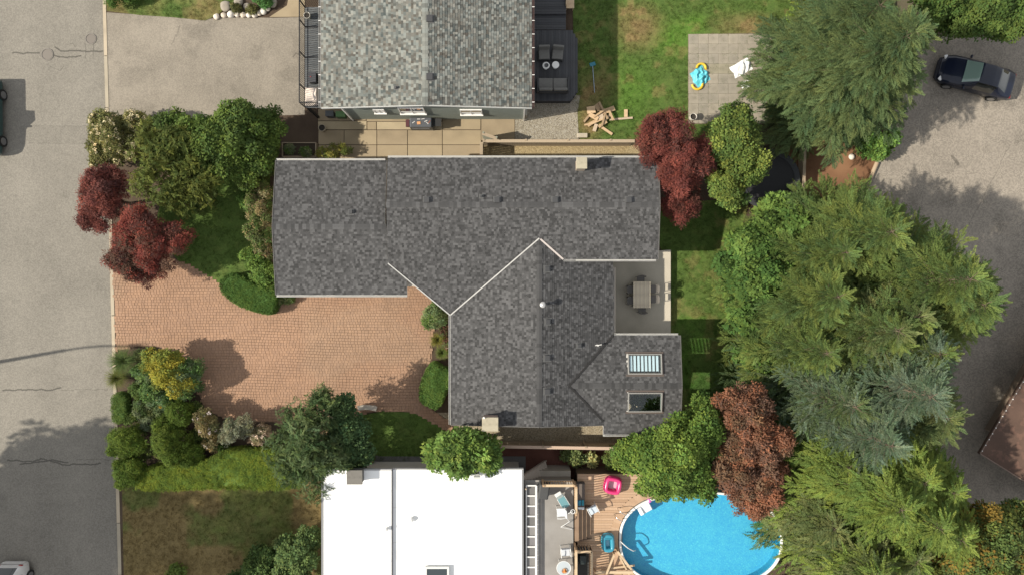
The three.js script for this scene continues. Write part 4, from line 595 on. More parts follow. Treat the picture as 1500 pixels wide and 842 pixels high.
// ---------------------------------------------------------------- white flat roofed house, sun deck, pool
const steelGrey = mat(0.24, 0.24, 0.245, 0.5, { metalness: 0.3 });
{
  const h = 2.95, t = thing('flat_roof_house', 'house with brilliant white flat membrane roof', 'house'); const x0 = P(470, 0, h).x, xm = P(574, 0, h).x, x1 = P(767, 0, h).x, z0 = P(0, 688, h).z, z1 = 22, xl = P(500, 0, h).x, zl = P(0, 706, h).z;
  const wt = groundTex(-13, 9, 14, 14, 40, (x, z, i, j) => { const b = fbm(x * 0.7, z * 0.7 + 9, 4), s = sstep(0.62, 0.8, fbm(x * 1.6 + 20, z * 1.6, 4)), g = 0.78 + 0.06 * b - 0.06 * s + 0.02 * hash2(i, j); return [g, g * 0.995, g * 0.98]; });
  const wm = mat(1, 1, 1, 0.75, { map: wt }), slab = (xa, xb, top, nm) => { const g = wallBox(xa, xb, z0, z1, top - 0.3, top), o = mesh(nm, [g], wm, t), p = o.geometry.attributes.position, uv = o.geometry.attributes.uv; for (let i = 0; i < p.count; i++) uv.setXY(i, (p.getX(i) + 13) / 14, (p.getZ(i) - 9) / 14); };
  slab(x0 + 0.16, xm, h + 0.13, 'roof_membrane'); slab(xm + 0.001, x1 - 0.1, h, 'roof_membrane');
  mesh('edge_trim', [box(0.09, 0.34, z1 - z0, x0 + 0.1, h - 0.02, (z0 + z1) / 2), box(0.1, 0.3, z1 - z0, x1 - 0.05, h - 0.14, (z0 + z1) / 2)], steelGrey, t);
  mesh('edge_trim', [box(xm - x0, 0.3, 0.06, (x0 + xm) / 2, h - 0.04, z0 - 0.034), box(x1 - xm - 0.02, 0.28, 0.06, (x1 + xm) / 2, h - 0.15, z0 - 0.034)], mat(0.35, 0.35, 0.35, 0.6), t);
  mesh('step_flashing', [box(0.05, 0.16, z1 - z0, xm + 0.02, h + 0.072, (z0 + z1) / 2)], mat(0.06, 0.06, 0.065, 0.6), t);
  mesh('wall', [wallBox(x0 + 0.35, x1 - 0.25, z0 + 0.3, z1 - 0.3, -0.012, h - 0.302)], mat(0.42, 0.4, 0.36, 0.85, { map: tiled(grainTex, 1.5) }), t);
  for (let k = 0; k < 6; k++) mesh('membrane_seam', [box(k % 2 ? x1 - xm - 0.14 : xm - x0 - 0.2, 0.008, 0.05, k % 2 ? (x1 + xm) / 2 - 0.04 : (x0 + xm) / 2 + 0.07, (k % 2 ? h : h + 0.13) + 0.004, z0 + 1.1 + k * 0.95)], mat(0.72, 0.71, 0.69, 0.8), t);
  const cg = new THREE.Group(); cg.name = 'chimney'; const cp = P(519, 699, 3.7); cg.position.set(cp.x, h + 0.1, cp.z); t.add(cg); mesh('stack', [box(0.74, 0.56, 0.66, 0, 0.3, 0)], mat(0.1, 0.095, 0.09, 0.8), cg); mesh('crown', [rbox(0.84, 0.08, 0.76, 0, 0.62, 0, 0.02)], mat(0.16, 0.15, 0.135, 0.85, { map: tiled(concTex, 0.6) }), cg);
  const vg = new THREE.Group(); vg.name = 'roof_vent'; const vp = P(698.5, 701, 3.6); vg.position.set(vp.x, h - 0.02, vp.z); t.add(vg); mesh('pipe', [cyl(0.11, 0.11, 0.5, 0, 0, -0.1)], whiteTrim, vg); mesh('hood', [put(new THREE.CylinderGeometry(0.15, 0.15, 0.36, 16, 1, false, 0, Math.PI), 0, 0.52, 0.02, 0, 0, Math.PI / 2), box(0.3, 0.1, 0.34, 0, 0.5, 0.06)], mat(0.6, 0.6, 0.58, 0.5), vg);
  for (const [px, py, r] of [[565, 776, 0.1], [601, 763, 0.13]]) { const g = new THREE.Group(); g.name = 'roof_pipe'; const q = P(px, py, 3.3); g.position.set(q.x, px < 570 ? h + 0.12 : h - 0.01, q.z); t.add(g); mesh('pipe', [cyl(r * 0.7, r * 0.7, 0.16, 0, 0, 0)], whiteTrim, g); mesh('cap', [at(lathe([[0.001, 0.1], [r * 0.7, 0.08], [r * 1.15, 0], [r, -0.01]]), V(0, 0.16, 0))], mat(0.75, 0.74, 0.72, 0.5), g); }
  const sg = new THREE.Group(); sg.name = 'skylight'; const sp = P(640, 841, 3.1); sg.position.set(sp.x, h, sp.z); t.add(sg); mesh('frame', [box(1.3, 0.2, 0.1, 0, 0.1, -0.36), box(1.3, 0.2, 0.1, 0, 0.1, 0.6), box(0.1, 0.2, 0.86, -0.6, 0.1, 0.12), box(0.1, 0.2, 0.86, 0.6, 0.1, 0.12)], mat(0.6, 0.6, 0.58, 0.5), sg); mesh('pane', [box(1.08, 0.03, 0.84, 0, 0.16, 0.12)], glassDark, sg);
}
const DH = 2.45, PH = 1.75;                              // sun deck and pool deck heights
{
  const t = thing('sun_deck', 'raised grey vinyl sun deck beside the white flat roof', 'deck'); const xz = pxs([[768, 703], [840, 703], [840, 900], [768, 900]], DH);
  mesh('surface', slabGeo(xz, DH, 0.06), mat(0.27, 0.255, 0.24, 0.85, { map: tiled(concTex, 2.5), bumpMap: tiled(roughBump, 0.8), bumpScale: 0.003 }), t); mesh('base', slabGeo(pxs([[770, 706], [838, 706], [838, 898], [770, 898]], DH), DH - 0.07, DH - 0.06), mat(0.2, 0.17, 0.14, 0.9), t);
  const x1 = xz[1][0] + 0.06, z0 = xz[0][1], zA = P(0, 745, DH).z, zB = P(0, 796, DH).z;
  const rail = (a, b) => { mesh('railing_rail', [bar(a.clone().setY(DH + 0.98), b.clone().setY(DH + 0.98), 0.13, 0.045)], woodPale, t); mesh('railing_rail', [bar(a.clone().setY(DH + 0.14), b.clone().setY(DH + 0.14), 0.05, 0.08)], woodTan, t); const d = b.clone().sub(a), L = d.length(), n = Math.floor(L / 0.13); for (let k = 0; k <= n; k++) mesh('baluster', [box(0.04, 0.84, 0.04, a.x + d.x * k / n, DH + 0.54, a.z + d.z * k / n)], woodTan, t); for (const p of [a, b]) mesh('railing_post', [box(0.1, 1.12, 0.1, p.x, DH + 0.5, p.z)], woodTan, t); };
  rail(V(x1, 0, z0 + 0.1), V(x1, 0, zA)); rail(V(x1, 0, zB), V(x1, 0, 17.6)); rail(V(P(795, 0, DH).x, 0, z0 + 0.02), V(x1 - 0.1, 0, z0 + 0.02));
  mesh('stringer', [bar(V(x1, DH - 0.2, zA + 0.06), V(x1 + 0.95, PH - 0.05, zA + 0.06), 0.06, 0.26), bar(V(x1, DH - 0.2, zB - 0.06), V(x1 + 0.95, PH - 0.05, zB - 0.06), 0.06, 0.26)], woodDark, t);
  for (let k = 0; k < 4; k++) mesh('stair_tread', [rbox(0.25, 0.045, zB - zA - 0.2, x1 + 0.13 + k * 0.24, DH - 0.08 - k * 0.165, (zA + zB) / 2, 0.012)], mat(0.25, 0.17, 0.115, 0.85, { map: tiled(woodTex, 0.7) }), t);
}
{ // white awning frame between roof and deck
  const h = 2.75, a = P(771, 711, h), b = P(785.5, 900, h), t = thing('awning_frame', 'white ladder shaped awning frame along the flat roof', 'awning');
  mesh('side_rail', [bar(V(a.x, h, a.z), V(a.x, h, b.z), 0.05, 0.06)], whiteTrim, t); mesh('side_rail', [bar(V(b.x, h, a.z), V(b.x, h, b.z), 0.11, 0.06)], whiteTrim, t);
  for (let k = 0, z = a.z; z < b.z; k++, z += 0.557) { mesh('cross_bar', [bar(V(a.x, h + 0.002, z), V(b.x, h + 0.002, z), 0.07, 0.05)], whiteTrim, t); mesh('panel', [box(b.x - a.x - 0.09, 0.012, 0.48, (a.x + b.x) / 2, h - 0.05, z + 0.28)], [mat(0.13, 0.125, 0.12, 0.5), mat(0.2, 0.19, 0.18, 0.5), mat(0.17, 0.16, 0.16, 0.5)][k % 3], t); }
  for (const z of [a.z + 0.05, a.z + 3, a.z + 6]) mesh('post', [box(0.06, h - DH - 0.03, 0.06, b.x, (h + DH) / 2 - 0.01, z)], whiteTrim, t);
  mesh('edge_rail', [rod(V(P(789, 0, h).x, h - 0.1, a.z), V(P(789, 0, h).x, h - 0.1, b.z), 0.012)], whiteTrim, t); for (let z = a.z + 0.2; z < b.z; z += 0.28) mesh('peg', [box(0.06, 0.03, 0.02, P(788, 0, h).x, h - 0.09, z)], whiteTrim, t);
}
{ // pale stair down from the sun deck
  const t = thing('deck_stair', 'narrow slatted stair leading down from the sun deck corner', 'stair'); const a = P(768, 704, 2.3), b = P(801, 682, 0.5), d = b.clone().sub(a), s = V(-d.z, 0, d.x).normalize().multiplyScalar(0.3);
  for (const k of [-1, 1]) mesh('stringer', [bar(a.clone().addScaledVector(s, k), b.clone().addScaledVector(s, k), 0.06, 0.2)], mat(0.32, 0.26, 0.22, 0.8), t); for (let k = 0; k < 9; k++) { const p = a.clone().addScaledVector(d, (k + 0.5) / 9); mesh('stair_tread', [box(0.55, 0.04, 0.16, p.x, p.y + 0.1, p.z, Math.atan2(s.x, s.z) + Math.PI / 2)], mat(0.42, 0.36, 0.31, 0.8, { map: tiled(woodTex, 0.6) }), t); }
  for (const p of [a, b]) mesh('post', [box(0.08, p.y + 0.6, 0.08, p.x + s.x, (p.y + 0.6) / 2, p.z + s.z)], woodGrey, t);
  const w = thing('retaining_wall', 'low concrete retaining wall beside the sun deck stair', 'wall'); mesh('wall', [bar(P(790, 694, 1.3).setY(0.65), P(836, 694, 1.3).setY(0.65), 0.35, 1.3)], concMat(0.36, 0.32, 0.27), w);
}
const poolC = P(1027, 791, PH), PRX = 4.47, PRZ = 2.6, pool2 = (k, n = 72) => { const o = []; for (let i = 0; i < n; i++) { const a = i / n * 2 * Math.PI, e = 2 / 2.4, c = Math.cos(a), s = Math.sin(a); o.push([poolC.x + Math.sign(c) * Math.pow(Math.abs(c), e) * (PRX + k), poolC.z + Math.sign(s) * Math.pow(Math.abs(s), e) * (PRZ + k)]); } return o; };
{ // boards of the pool deck, cut round the pool
  const t = thing('pool_deck', 'tan plank pool deck curving round the oval pool', 'deck'); const ring = pool2(0.17), edge = pool2(0.6), ms = [0.0, 0.03, -0.025, 0.015].map((k) => mat(0.44 + k, 0.30 + k * 0.9, 0.20 + k * 0.8, 0.85, { map: tiled(woodTex, 0.8) })), xa = P(846, 0, PH).x, xb = P(1000, 0, PH).x, z0 = P(0, 694, PH).z;
  for (let z = z0, k = 0; z < 17.6; z += 0.145, k++) { const zm = z + 0.07; let xe = xb; for (let x = xa; x < xb; x += 0.02) if (inside(x, zm, edge)) { xe = x; break; } mesh('plank', [box(xe - xa, 0.035, 0.135, (xe + xa) / 2, PH - 0.018, zm)], ms[k % 4], t); }
  const n = ring.length; for (let i = 0; i < n; i++) { const j = (i + 1) % n, q = [ring[i], edge[i], edge[j], ring[j]]; if (ring[i][0] < xb + 0.4 && edge[i][1] < 17.8) mesh('border_plank', slabGeo(q, PH + 0.004, 0.04), ms[i % 4], t); }
  const sk = []; for (let i = 0; i < n; i++) sk.push(ring[i]);
  mesh('skirt', [wallBox(xa, xa + 0.05, z0, 17.6, 0, PH - 0.04), wallBox(xa + 0.05, xb, z0, z0 + 0.05, 0, PH - 0.04)], woodDark, t);
  for (let k = 0; k < 5; k++) mesh('joist', [box(0.06, 0.14, 17.5 - z0 - 0.1, xa + 0.3 + k * 0.55, PH - 0.11, (17.5 + z0) / 2)], woodDark, t);
}
{
  const t = thing('swimming_pool', 'oval above ground pool with bright blue liner and white rim', 'pool'); const rim = pool2(0.13), wall = pool2(0);
  const liner = dtex(1024, 1024, (i, j) => { const f = hash2(i >> 1, j >> 1), b = fbm(i / 32, j / 32, 3, 32), c = vnoise(i / 4, j / 4, 0), g = 0.8 + 0.2 * f + 0.16 * (b - 0.5) + 0.22 * (c - 0.5) + (hash2((i >> 2) + 9, j >> 2) > 0.93 ? 0.22 : 0); return [0.10 * g * g, 0.44 * g, 0.58 * (0.85 + 0.15 * g)]; });
  const lm = mat(1, 1, 1, 0.6, { map: tiled(liner, 11) });
  mesh('liner_floor', slabGeo(pool2(0.02), PH - 0.62, 0.05), lm, t);
  mesh('liner_wall', slabGeo(pool2(0.04), PH - 0.02, 0.62, 0, [wall.slice().reverse()]), mat(0.04, 0.28, 0.42, 0.6), t);
  mesh('rim', slabGeo(rim, PH + 0.08, 0.1, 0.02, [wall.slice().reverse()]), mat(0.72, 0.71, 0.68, 0.5), t);
  mesh('outer_wall', slabGeo(pool2(0.11), PH - 0.03, PH - 0.04, 0, [pool2(0.06).reverse()]), mat(0.25, 0.4, 0.5, 0.5), t);
  mesh('water', new THREE.ShapeGeometry(new THREE.Shape(pool2(-0.005).map(([x, z]) => new THREE.Vector2(x, -z)))).rotateX(-Math.PI / 2).translate(0, PH - 0.17, 0), phys(0.72, 0.93, 0.98, 0.03, { transmission: 1, thickness: 0, ior: 1.33, bumpMap: tiled(rippleBump, 2.5), bumpScale: 0.02 }), t);
}
{ // pool ladder, floats, deck furniture
  const chrome = mat(0.7, 0.72, 0.74, 0.2, { metalness: 1 }), clear = mat(0.50, 0.56, 0.62, 0.35), frameW = mat(0.66, 0.66, 0.65, 0.4);
  const ld = thing('pool_ladder', 'steel pool ladder hooked over the pool rim', 'ladder', P(912, 757, PH + 0.5).setY(PH + 0.01), -0.5); for (const z of [-0.2, 0.2]) mesh('handrail', [tube([V(-0.35, 0, z), V(-0.33, 0.5, z), V(-0.1, 0.62, z), V(0.15, 0.5, z), V(0.2, -0.4, z)], 0.022)], chrome, ld); for (const y of [-0.15, -0.35]) mesh('rung', [box(0.08, 0.02, 0.4, 0.2, y, 0)], chrome, ld);
  const ld2 = mesh('pool_handrail', [tube([V(0, 0.05, 0), V(0.1, 0.3, 0.05), V(0.4, 0.32, 0.3), V(0.75, 0.1, 0.55), V(0.9, -0.2, 0.62)], 0.03)], frameW); ld2.position.copy(P(909, 793, PH + 0.2)).setY(PH + 0.05); tag(ld2, 'curved white handrail bending over the pool rim into water', 'handrail');
  const inflate = (name, label, p, y, turn, c1, c2, L = 0.9, W = 0.75) => { const t = thing(name, label, 'inflatable', [p.x, y, p.z], turn); const q = [[-W / 2, -L / 2], [W / 2, -L / 2], [W / 2, L / 2], [-W / 2, L / 2]].map(([x, z]) => V(x, 0.16, z)); mesh('tube_ring', [new THREE.TubeGeometry(new THREE.CatmullRomCurve3(q, true, 'catmullrom', 0.35), 48, 0.15, 12, true)], c1, t); mesh('tube_ring', [new THREE.TubeGeometry(new THREE.CatmullRomCurve3(q.map((v) => v.clone().setY(0.36)), true, 'catmullrom', 0.35), 48, 0.115, 12, true)], c1, t); mesh('seat', [rbox(W * 0.8, 0.1, L * 0.8, 0, 0.12, 0, 0.04)], c2, t); return t; };
  inflate('inflatable_chair', 'bright pink inflatable chair on the pool deck', P(898, 711, PH + 0.3), PH + 0.01, -0.2, phys(0.62, 0.03, 0.16, 0.25, { clearcoat: 0.6 }), mat(0.55, 0.35, 0.42, 0.35), 0.62, 0.62);
  const bl = inflate('inflatable_lounger', 'teal and pale blue inflatable seat beside the pool', P(891, 795, PH + 0.3), PH + 0.01, 0.05, phys(0.03, 0.24, 0.34, 0.25, { clearcoat: 0.6 }), mat(0.28, 0.55, 0.68, 0.35), 0.66, 0.4); mesh('headrest', [rbox(0.5, 0.24, 0.2, 0, 0.36, -0.3, 0.09, 0, 0, 0, 3)], mat(0.02, 0.17, 0.24, 0.3), bl);
  const fl = thing('pool_float', 'white crumpled float with pink ball drifting at the pool edge', 'inflatable', P(946, 745, PH).setY(PH - 0.2), 0.5); mesh('body', [rbox(0.7, 0.16, 0.5, 0, 0.1, 0, 0.07, 0, 0.1, 0, 3)], mat(0.72, 0.76, 0.8, 0.35), fl); mesh('pillow', [rbox(0.24, 0.14, 0.46, -0.3, 0.2, 0, 0.06, 0, 0, 0, 3)], mat(0.7, 0.73, 0.76, 0.35), fl); mesh('ball', [new THREE.SphereGeometry(0.14, 20, 14).translate(0.42, 0.16, -0.3)], mat(0.5, 0.12, 0.42, 0.35), fl);
  // plastic chairs
  const chair = (name, label, p, y, turn, m, seatM, group) => { const t = thing(name, label, 'chair', [p.x, y, p.z], turn, group); mesh('seat', [rbox(0.46, 0.05, 0.44, 0, 0.43, 0, 0.02)], seatM, t); mesh('backrest', [rbox(0.44, 0.42, 0.05, 0, 0.68, -0.24, 0.02, 0, -0.2)], seatM, t); for (const s of [-1, 1]) { mesh('armrest', [tube([V(s * 0.26, 0.62, -0.24), V(s * 0.27, 0.66, 0), V(s * 0.26, 0.62, 0.24)], 0.022, 10)], m, t); for (const z of [-0.2, 0.2]) mesh('leg', [rod(V(s * 0.25, 0, z * 1.15), V(s * 0.25, 0.62, z), 0.018)], m, t); } };
  chair('patio_chair', 'white patio chair on the sun deck beside the white poles', P(822, 751, DH + 0.5), DH, -1.5, frameW, mat(0.5, 0.52, 0.55, 0.5)); chair('patio_chair', 'white patio chair on the sun deck beside the glass table', P(829, 809, DH + 0.5), DH, 0.1, frameW, mat(0.5, 0.52, 0.55, 0.5));
  chair('patio_chair', 'pale blue patio chair at the foot of the deck stairs', P(869, 747, PH + 0.5), PH, 0.5, frameW, clear);
  const tb = thing('glass_table', 'round glass table with a fruit bowl on the sun deck', 'table', P(826, 832, DH + 0.7).setY(DH)); mesh('top', [lathe([[0.001, 0.7], [0.36, 0.7], [0.375, 0.71], [0.36, 0.72], [0.001, 0.72]], 36)], phys(0.42, 0.46, 0.48, 0.1, { clearcoat: 1 }), tb); mesh('rim', [new THREE.TorusGeometry(0.375, 0.018, 8, 40).rotateX(Math.PI / 2).translate(0, 0.71, 0)], frameW, tb); for (let k = 0; k < 4; k++) { const a = k * Math.PI / 2 + 0.7; mesh('leg', [rod(V(0.32 * Math.cos(a), 0, 0.32 * Math.sin(a)), V(0.26 * Math.cos(a), 0.7, 0.26 * Math.sin(a)), 0.018)], frameW, tb); }
  const fr = thing('fruit_bowl', 'bowl of orange fruit on the round glass table', 'bowl', P(827, 836, DH + 0.75).setY(DH + 0.722)); mesh('bowl', [lathe([[0.001, 0.005], [0.08, 0], [0.14, 0.05], [0.15, 0.05], [0.09, 0.015]])], mat(0.5, 0.4, 0.3, 0.5), fr); for (const [x, y, z] of [[0, 0.06, 0], [0.07, 0.05, 0.04], [-0.06, 0.05, 0.05], [0.01, 0.05, -0.07], [0.02, 0.12, 0.02]]) mesh('fruit', [new THREE.SphereGeometry(0.045, 12, 8).translate(x, y, z)], mat(0.6, 0.2, 0.03, 0.5), fr);
  // grey covered barbecue, teal lounger, brown lounge with teal cushion
  const cb = thing('covered_grill', 'dark grey covered grill in the corner of the sun deck', 'grill', P(797, 721, DH + 0.8).setY(DH), -0.15); mesh('cover', [rbox(0.55, 0.78, 0.8, 0, 0.41, 0, 0.09, 0, 0, 0, 3)], mat(0.055, 0.055, 0.055, 0.8, { map: tiled(grainTex, 0.5) }), cb); mesh('hem', [rbox(0.6, 0.06, 0.85, 0, 0.04, 0, 0.02)], mat(0.04, 0.04, 0.04, 0.8), cb);
  const lg = thing('deck_lounger', 'folding lounger with teal sling and white pillow on the sun deck', 'lounger', P(824, 733, DH + 0.35).setY(DH), 0.55); mesh('sling', [rbox(0.4, 0.03, 0.62, 0, 0.3, 0.14, 0.01)], mat(0.12, 0.26, 0.29, 0.8), lg); mesh('backrest', [rbox(0.4, 0.03, 0.4, 0, 0.4, -0.34, 0.01, 0, 0.45)], mat(0.3, 0.36, 0.36, 0.8), lg); mesh('pillow', [rbox(0.38, 0.1, 0.22, 0, 0.52, -0.46, 0.04, 0, 0.4, 0, 3)], mat(0.66, 0.66, 0.63, 0.8), lg); for (const s of [-1, 1]) { mesh('side_rail', [rod(V(s * 0.22, 0.3, -0.2), V(s * 0.22, 0.3, 0.48), 0.016)], frameW, lg); for (const z of [-0.15, 0.42]) mesh('leg', [rod(V(s * 0.22, 0, z), V(s * 0.22, 0.3, z), 0.016)], frameW, lg); }
  const br = thing('chaise_lounge', 'brown upholstered chaise with teal striped cushion on the pool deck', 'lounger', P(850, 728, PH + 0.5).setY(PH)); mesh('base', [rbox(0.56, 0.3, 1.5, 0, 0.17, 0, 0.03)], mat(0.06, 0.05, 0.045, 0.8), br); mesh('mattress', [rbox(0.54, 0.12, 1.44, 0, 0.38, 0, 0.05, 0, 0, 0, 3)], mat(0.13, 0.105, 0.09, 0.9, { map: tiled(grainTex, 0.4) }), br); for (const x of [-0.15, 0.0, 0.15]) mesh('cushion', [rbox(0.13, 0.1, 0.32, x, 0.46, 0.32, 0.04, 0, 0, 0, 3)], mat(0.03, 0.2 + x * 0.2, 0.3, 0.8), br); mesh('pillow', [rbox(0.46, 0.1, 0.14, 0, 0.47, 0.62, 0.04, 0, 0, 0, 3)], mat(0.62, 0.64, 0.66, 0.7), br);
  // tipped white clothes frame
  const z = thing('clothes_frame', 'fallen white zigzag folding frame with a round hub on the sun deck', 'frame'); const pt = [[839, 748], [827, 757], [836, 770], [823, 779], [840, 783]].map(([x, y], i) => P(x, y, DH + 0.9).setY(DH + (i < 2 ? 1.02 - i * 0.4 : 0.4 - i * 0.08))); for (let k = 0; k + 1 < pt.length; k++) mesh('bar', [rod(pt[k], pt[k + 1], 0.018)], frameW, z); mesh('hub', [new THREE.TorusGeometry(0.11, 0.018, 8, 24).rotateX(Math.PI / 2).translate(pt[0].x, DH + 1.03, pt[0].z)], frameW, z); mesh('foot', [rod(pt[2], pt[2].clone().setY(DH), 0.014)], frameW, z); mesh('foot', [rod(pt[4], pt[4].clone().setY(DH), 0.014)], frameW, z);
  // timber pen with dark floor
  const pn = thing('timber_enclosure', 'open timber framed box with dark floor beside the deck stairs', 'enclosure'), a = P(843, 808, PH + 0.9), b = P(867, 900, PH + 0.9); for (const [p, q] of [[[a.x, a.z], [b.x, a.z]], [[b.x, a.z], [b.x, 17.6]], [[a.x, a.z], [a.x, 17.6]]]) { mesh('top_rail', [bar(V(p[0], PH + 0.9, p[1]), V(q[0], PH + 0.9, q[1]), 0.12, 0.06)], woodPale, pn); const n = Math.round(Math.hypot(q[0] - p[0], q[1] - p[1]) / 0.15); for (let k = 0; k <= n; k++) mesh('baluster', [box(0.04, 0.86, 0.04, lerp(p[0], q[0], k / n), PH + 0.44, lerp(p[1], q[1], k / n))], woodTan, pn); } mesh('floor', [box(b.x - a.x - 0.12, 0.03, 17.5 - a.z - 0.1, (a.x + b.x) / 2, PH + 0.03, (a.z + 17.5) / 2)], mat(0.05, 0.05, 0.048, 0.9), pn);
  const sk = mesh('storage_tote', [rbox(0.4, 0.3, 0.5, 0, 0.15, 0, 0.05)], mat(0.02, 0.03, 0.03, 0.5)); sk.position.copy(P(854, 820, PH + 0.3)).setY(PH + 0.05); tag(sk, 'black plastic tote inside the timber enclosure', 'box');
  // wooden pool steps and gate
  const gt = thing('pool_steps', 'tan timber pool gate frame with angled braces by the rim', 'gate'); const q = (x, y, hh) => { const h = hh * 0.45; return P(x, y, PH + h).setY(PH + h); }; for (const [m, n, w] of [[[900, 812, 0.9], [888, 842, 0.9], 0.1], [[905, 808, 0.95], [925, 834, 0.95], 0.12], [[908, 816, 0.5], [922, 842, 0.5], 0.08], [[872, 838, 0.7], [928, 838, 0.7], 0.14], [[895, 832, 0.4], [930, 828, 0.4], 0.1]]) mesh('beam', [bar(q(...m), q(...n), w, 0.06)], woodPale, gt); for (const m of [[900, 812], [905, 808], [888, 842], [925, 834], [872, 838]]) { const p = q(m[0], m[1], 0.9); mesh('post', [box(0.09, 0.46, 0.09, p.x, PH + 0.22, p.z)], woodTan, gt); }
}
{ // brown roofed building at the court
  const h = 2.5, a = P(1436, 664, h), d1 = P(1500, 556, h).sub(a).normalize(), d2 = P(1500, 704, h).sub(a).normalize(), t = thing('brown_roof_building', 'building corner with rust brown flat roof and pale edging', 'building'); const q = [a, a.clone().addScaledVector(d1, 11), a.clone().addScaledVector(d1, 11).addScaledVector(d2, 8), a.clone().addScaledVector(d2, 8)].map((p) => [p.x, p.z]);
  const bt = dtex(512, 512, (i, j) => { const b = fbm(i / 64, j / 64, 5, 8), f = hash2(i, j), r = sstep(0.6, 0.7, fbm(i / 32 + 9, j / 32, 3, 0)); return [0.085 * (0.6 + 0.6 * b + 0.4 * f) + 0.03 * r, 0.05 * (0.6 + 0.6 * b + 0.4 * f) + 0.014 * r, 0.036 * (0.6 + 0.6 * b + 0.4 * f) + 0.01 * r]; });
  mesh('roof', slabGeo(q, h, 0.2), mat(1, 1, 1, 0.95, { map: tiled(bt, 5) }), t); const shr = q.map(([x, z]) => { const cx = (q[0][0] + q[2][0]) / 2, cz = (q[0][1] + q[2][1]) / 2; return [lerp(x, cx, 0.32), lerp(z, cz, 0.32)]; }); mesh('wall', slabGeo(shr, h - 0.21, h - 0.2), mat(0.2, 0.15, 0.11, 0.9), t);
  for (const [s, e] of [[0, 1], [0, 3]]) mesh('edge_trim', [bar(V(q[s][0], h + 0.02, q[s][1]), V(q[e][0], h + 0.02, q[e][1]), 0.06, 0.08)], mat(0.16, 0.11, 0.085, 0.7), t);
  for (let k = 0; k < 30; k++) mesh('gutter_clip', [box(0.05, 0.03, 0.05, lerp(q[0][0], q[1][0], (k + 0.5) / 30), h + 0.075, lerp(q[0][1], q[1][1], (k + 0.5) / 30))], whiteTrim, t);
}
{ // patio dining set on the concrete patio
  const y = 0.38, p = P(940.5, 431.5, y + 0.74), t = thing('dining_table', 'slatted pale grey dining table on the concrete patio', 'table', [p.x, y, p.z]); const ms = [mat(0.66, 0.58, 0.45, 0.7, { map: tiled(woodTex, 0.6) }), mat(0.6, 0.52, 0.41, 0.7, { map: tiled(woodTex, 0.6) })]; for (let k = 0; k < 9; k++) mesh('slat', [box(0.098, 0.03, 1.5, -0.44 + k * 0.11, 0.735, 0)], ms[k % 2], t); mesh('frame', [box(0.9, 0.06, 0.06, 0, 0.69, -0.65), box(0.9, 0.06, 0.06, 0, 0.69, 0.65)], steelGrey, t); for (const x of [-0.42, 0.42]) for (const z of [-0.65, 0.65]) mesh('leg', [box(0.06, 0.66, 0.06, x, 0.33, z)], steelGrey, t);
  const ch = (px, py, turn, label) => { const q = P(px, py, y + 0.5), c = thing('dining_chair', label, 'chair', [q.x, y, q.z], turn, 'chairs round the slatted table'); const m = mat(0.14, 0.13, 0.12, 0.7); mesh('seat', [rbox(0.44, 0.04, 0.44, 0, 0.44, 0, 0.015)], m, c); mesh('backrest', [tube([V(-0.22, 0.46, -0.2), V(-0.23, 0.86, -0.24), V(0, 0.93, -0.3), V(0.23, 0.86, -0.24), V(0.22, 0.46, -0.2)], 0.022, 20), box(0.36, 0.3, 0.02, 0, 0.72, -0.25, 0, -0.1)], m, c); for (const x of [-0.2, 0.2]) for (const z of [-0.2, 0.2]) mesh('leg', [rod(V(x * 1.05, 0, z * 1.1), V(x, 0.43, z), 0.016)], m, c); };
  ch(925, 424, Math.PI * -0.5 + Math.PI, 'grey chair pushed under the house side of the slatted table'); ch(925, 440, Math.PI * 0.5, 'grey chair pushed under the house side of the slatted table'); ch(957, 423, -Math.PI * 0.5, 'grey chair at the lawn side of the slatted table'); ch(957, 438, -Math.PI * 0.5, 'grey chair at the lawn side of the slatted table'); ch(939, 411, 0, 'grey chair at the table end towards the main wing'); ch(941, 452, Math.PI, 'grey chair at the table end towards the sunroom');
  scene.children.filter((o) => o.userData.label && o.userData.label.includes('house side')).forEach((o) => { o.userData.group = 'chairs on the house side of the table'; }); scene.children.filter((o) => o.userData.label && o.userData.label.includes('lawn side')).forEach((o) => { o.userData.group = 'chairs on the lawn side of the table'; });
}
{ // street lamp outside the frame: only its shadow crosses the street
  const b = P(-122, 551).setY(-0.1), t = thing('street_lamp', 'tall curved arm street lamp on the far side of the street', 'lamp', b); mesh('pole', [rod(V(0, 0, 0), V(0, 6.6, 0), 0.13, 0.09, 14)], steelGrey, t); mesh('arm', [tube([V(0, 6.5, 0), V(0.15, 7.2, 0), V(0.8, 7.7, 0), V(2.4, 7.9, 0)], 0.06, 24, 8)], steelGrey, t); mesh('lamp_head', [rbox(0.7, 0.16, 0.28, 2.7, 7.88, 0, 0.06)], steelGrey, t);
}

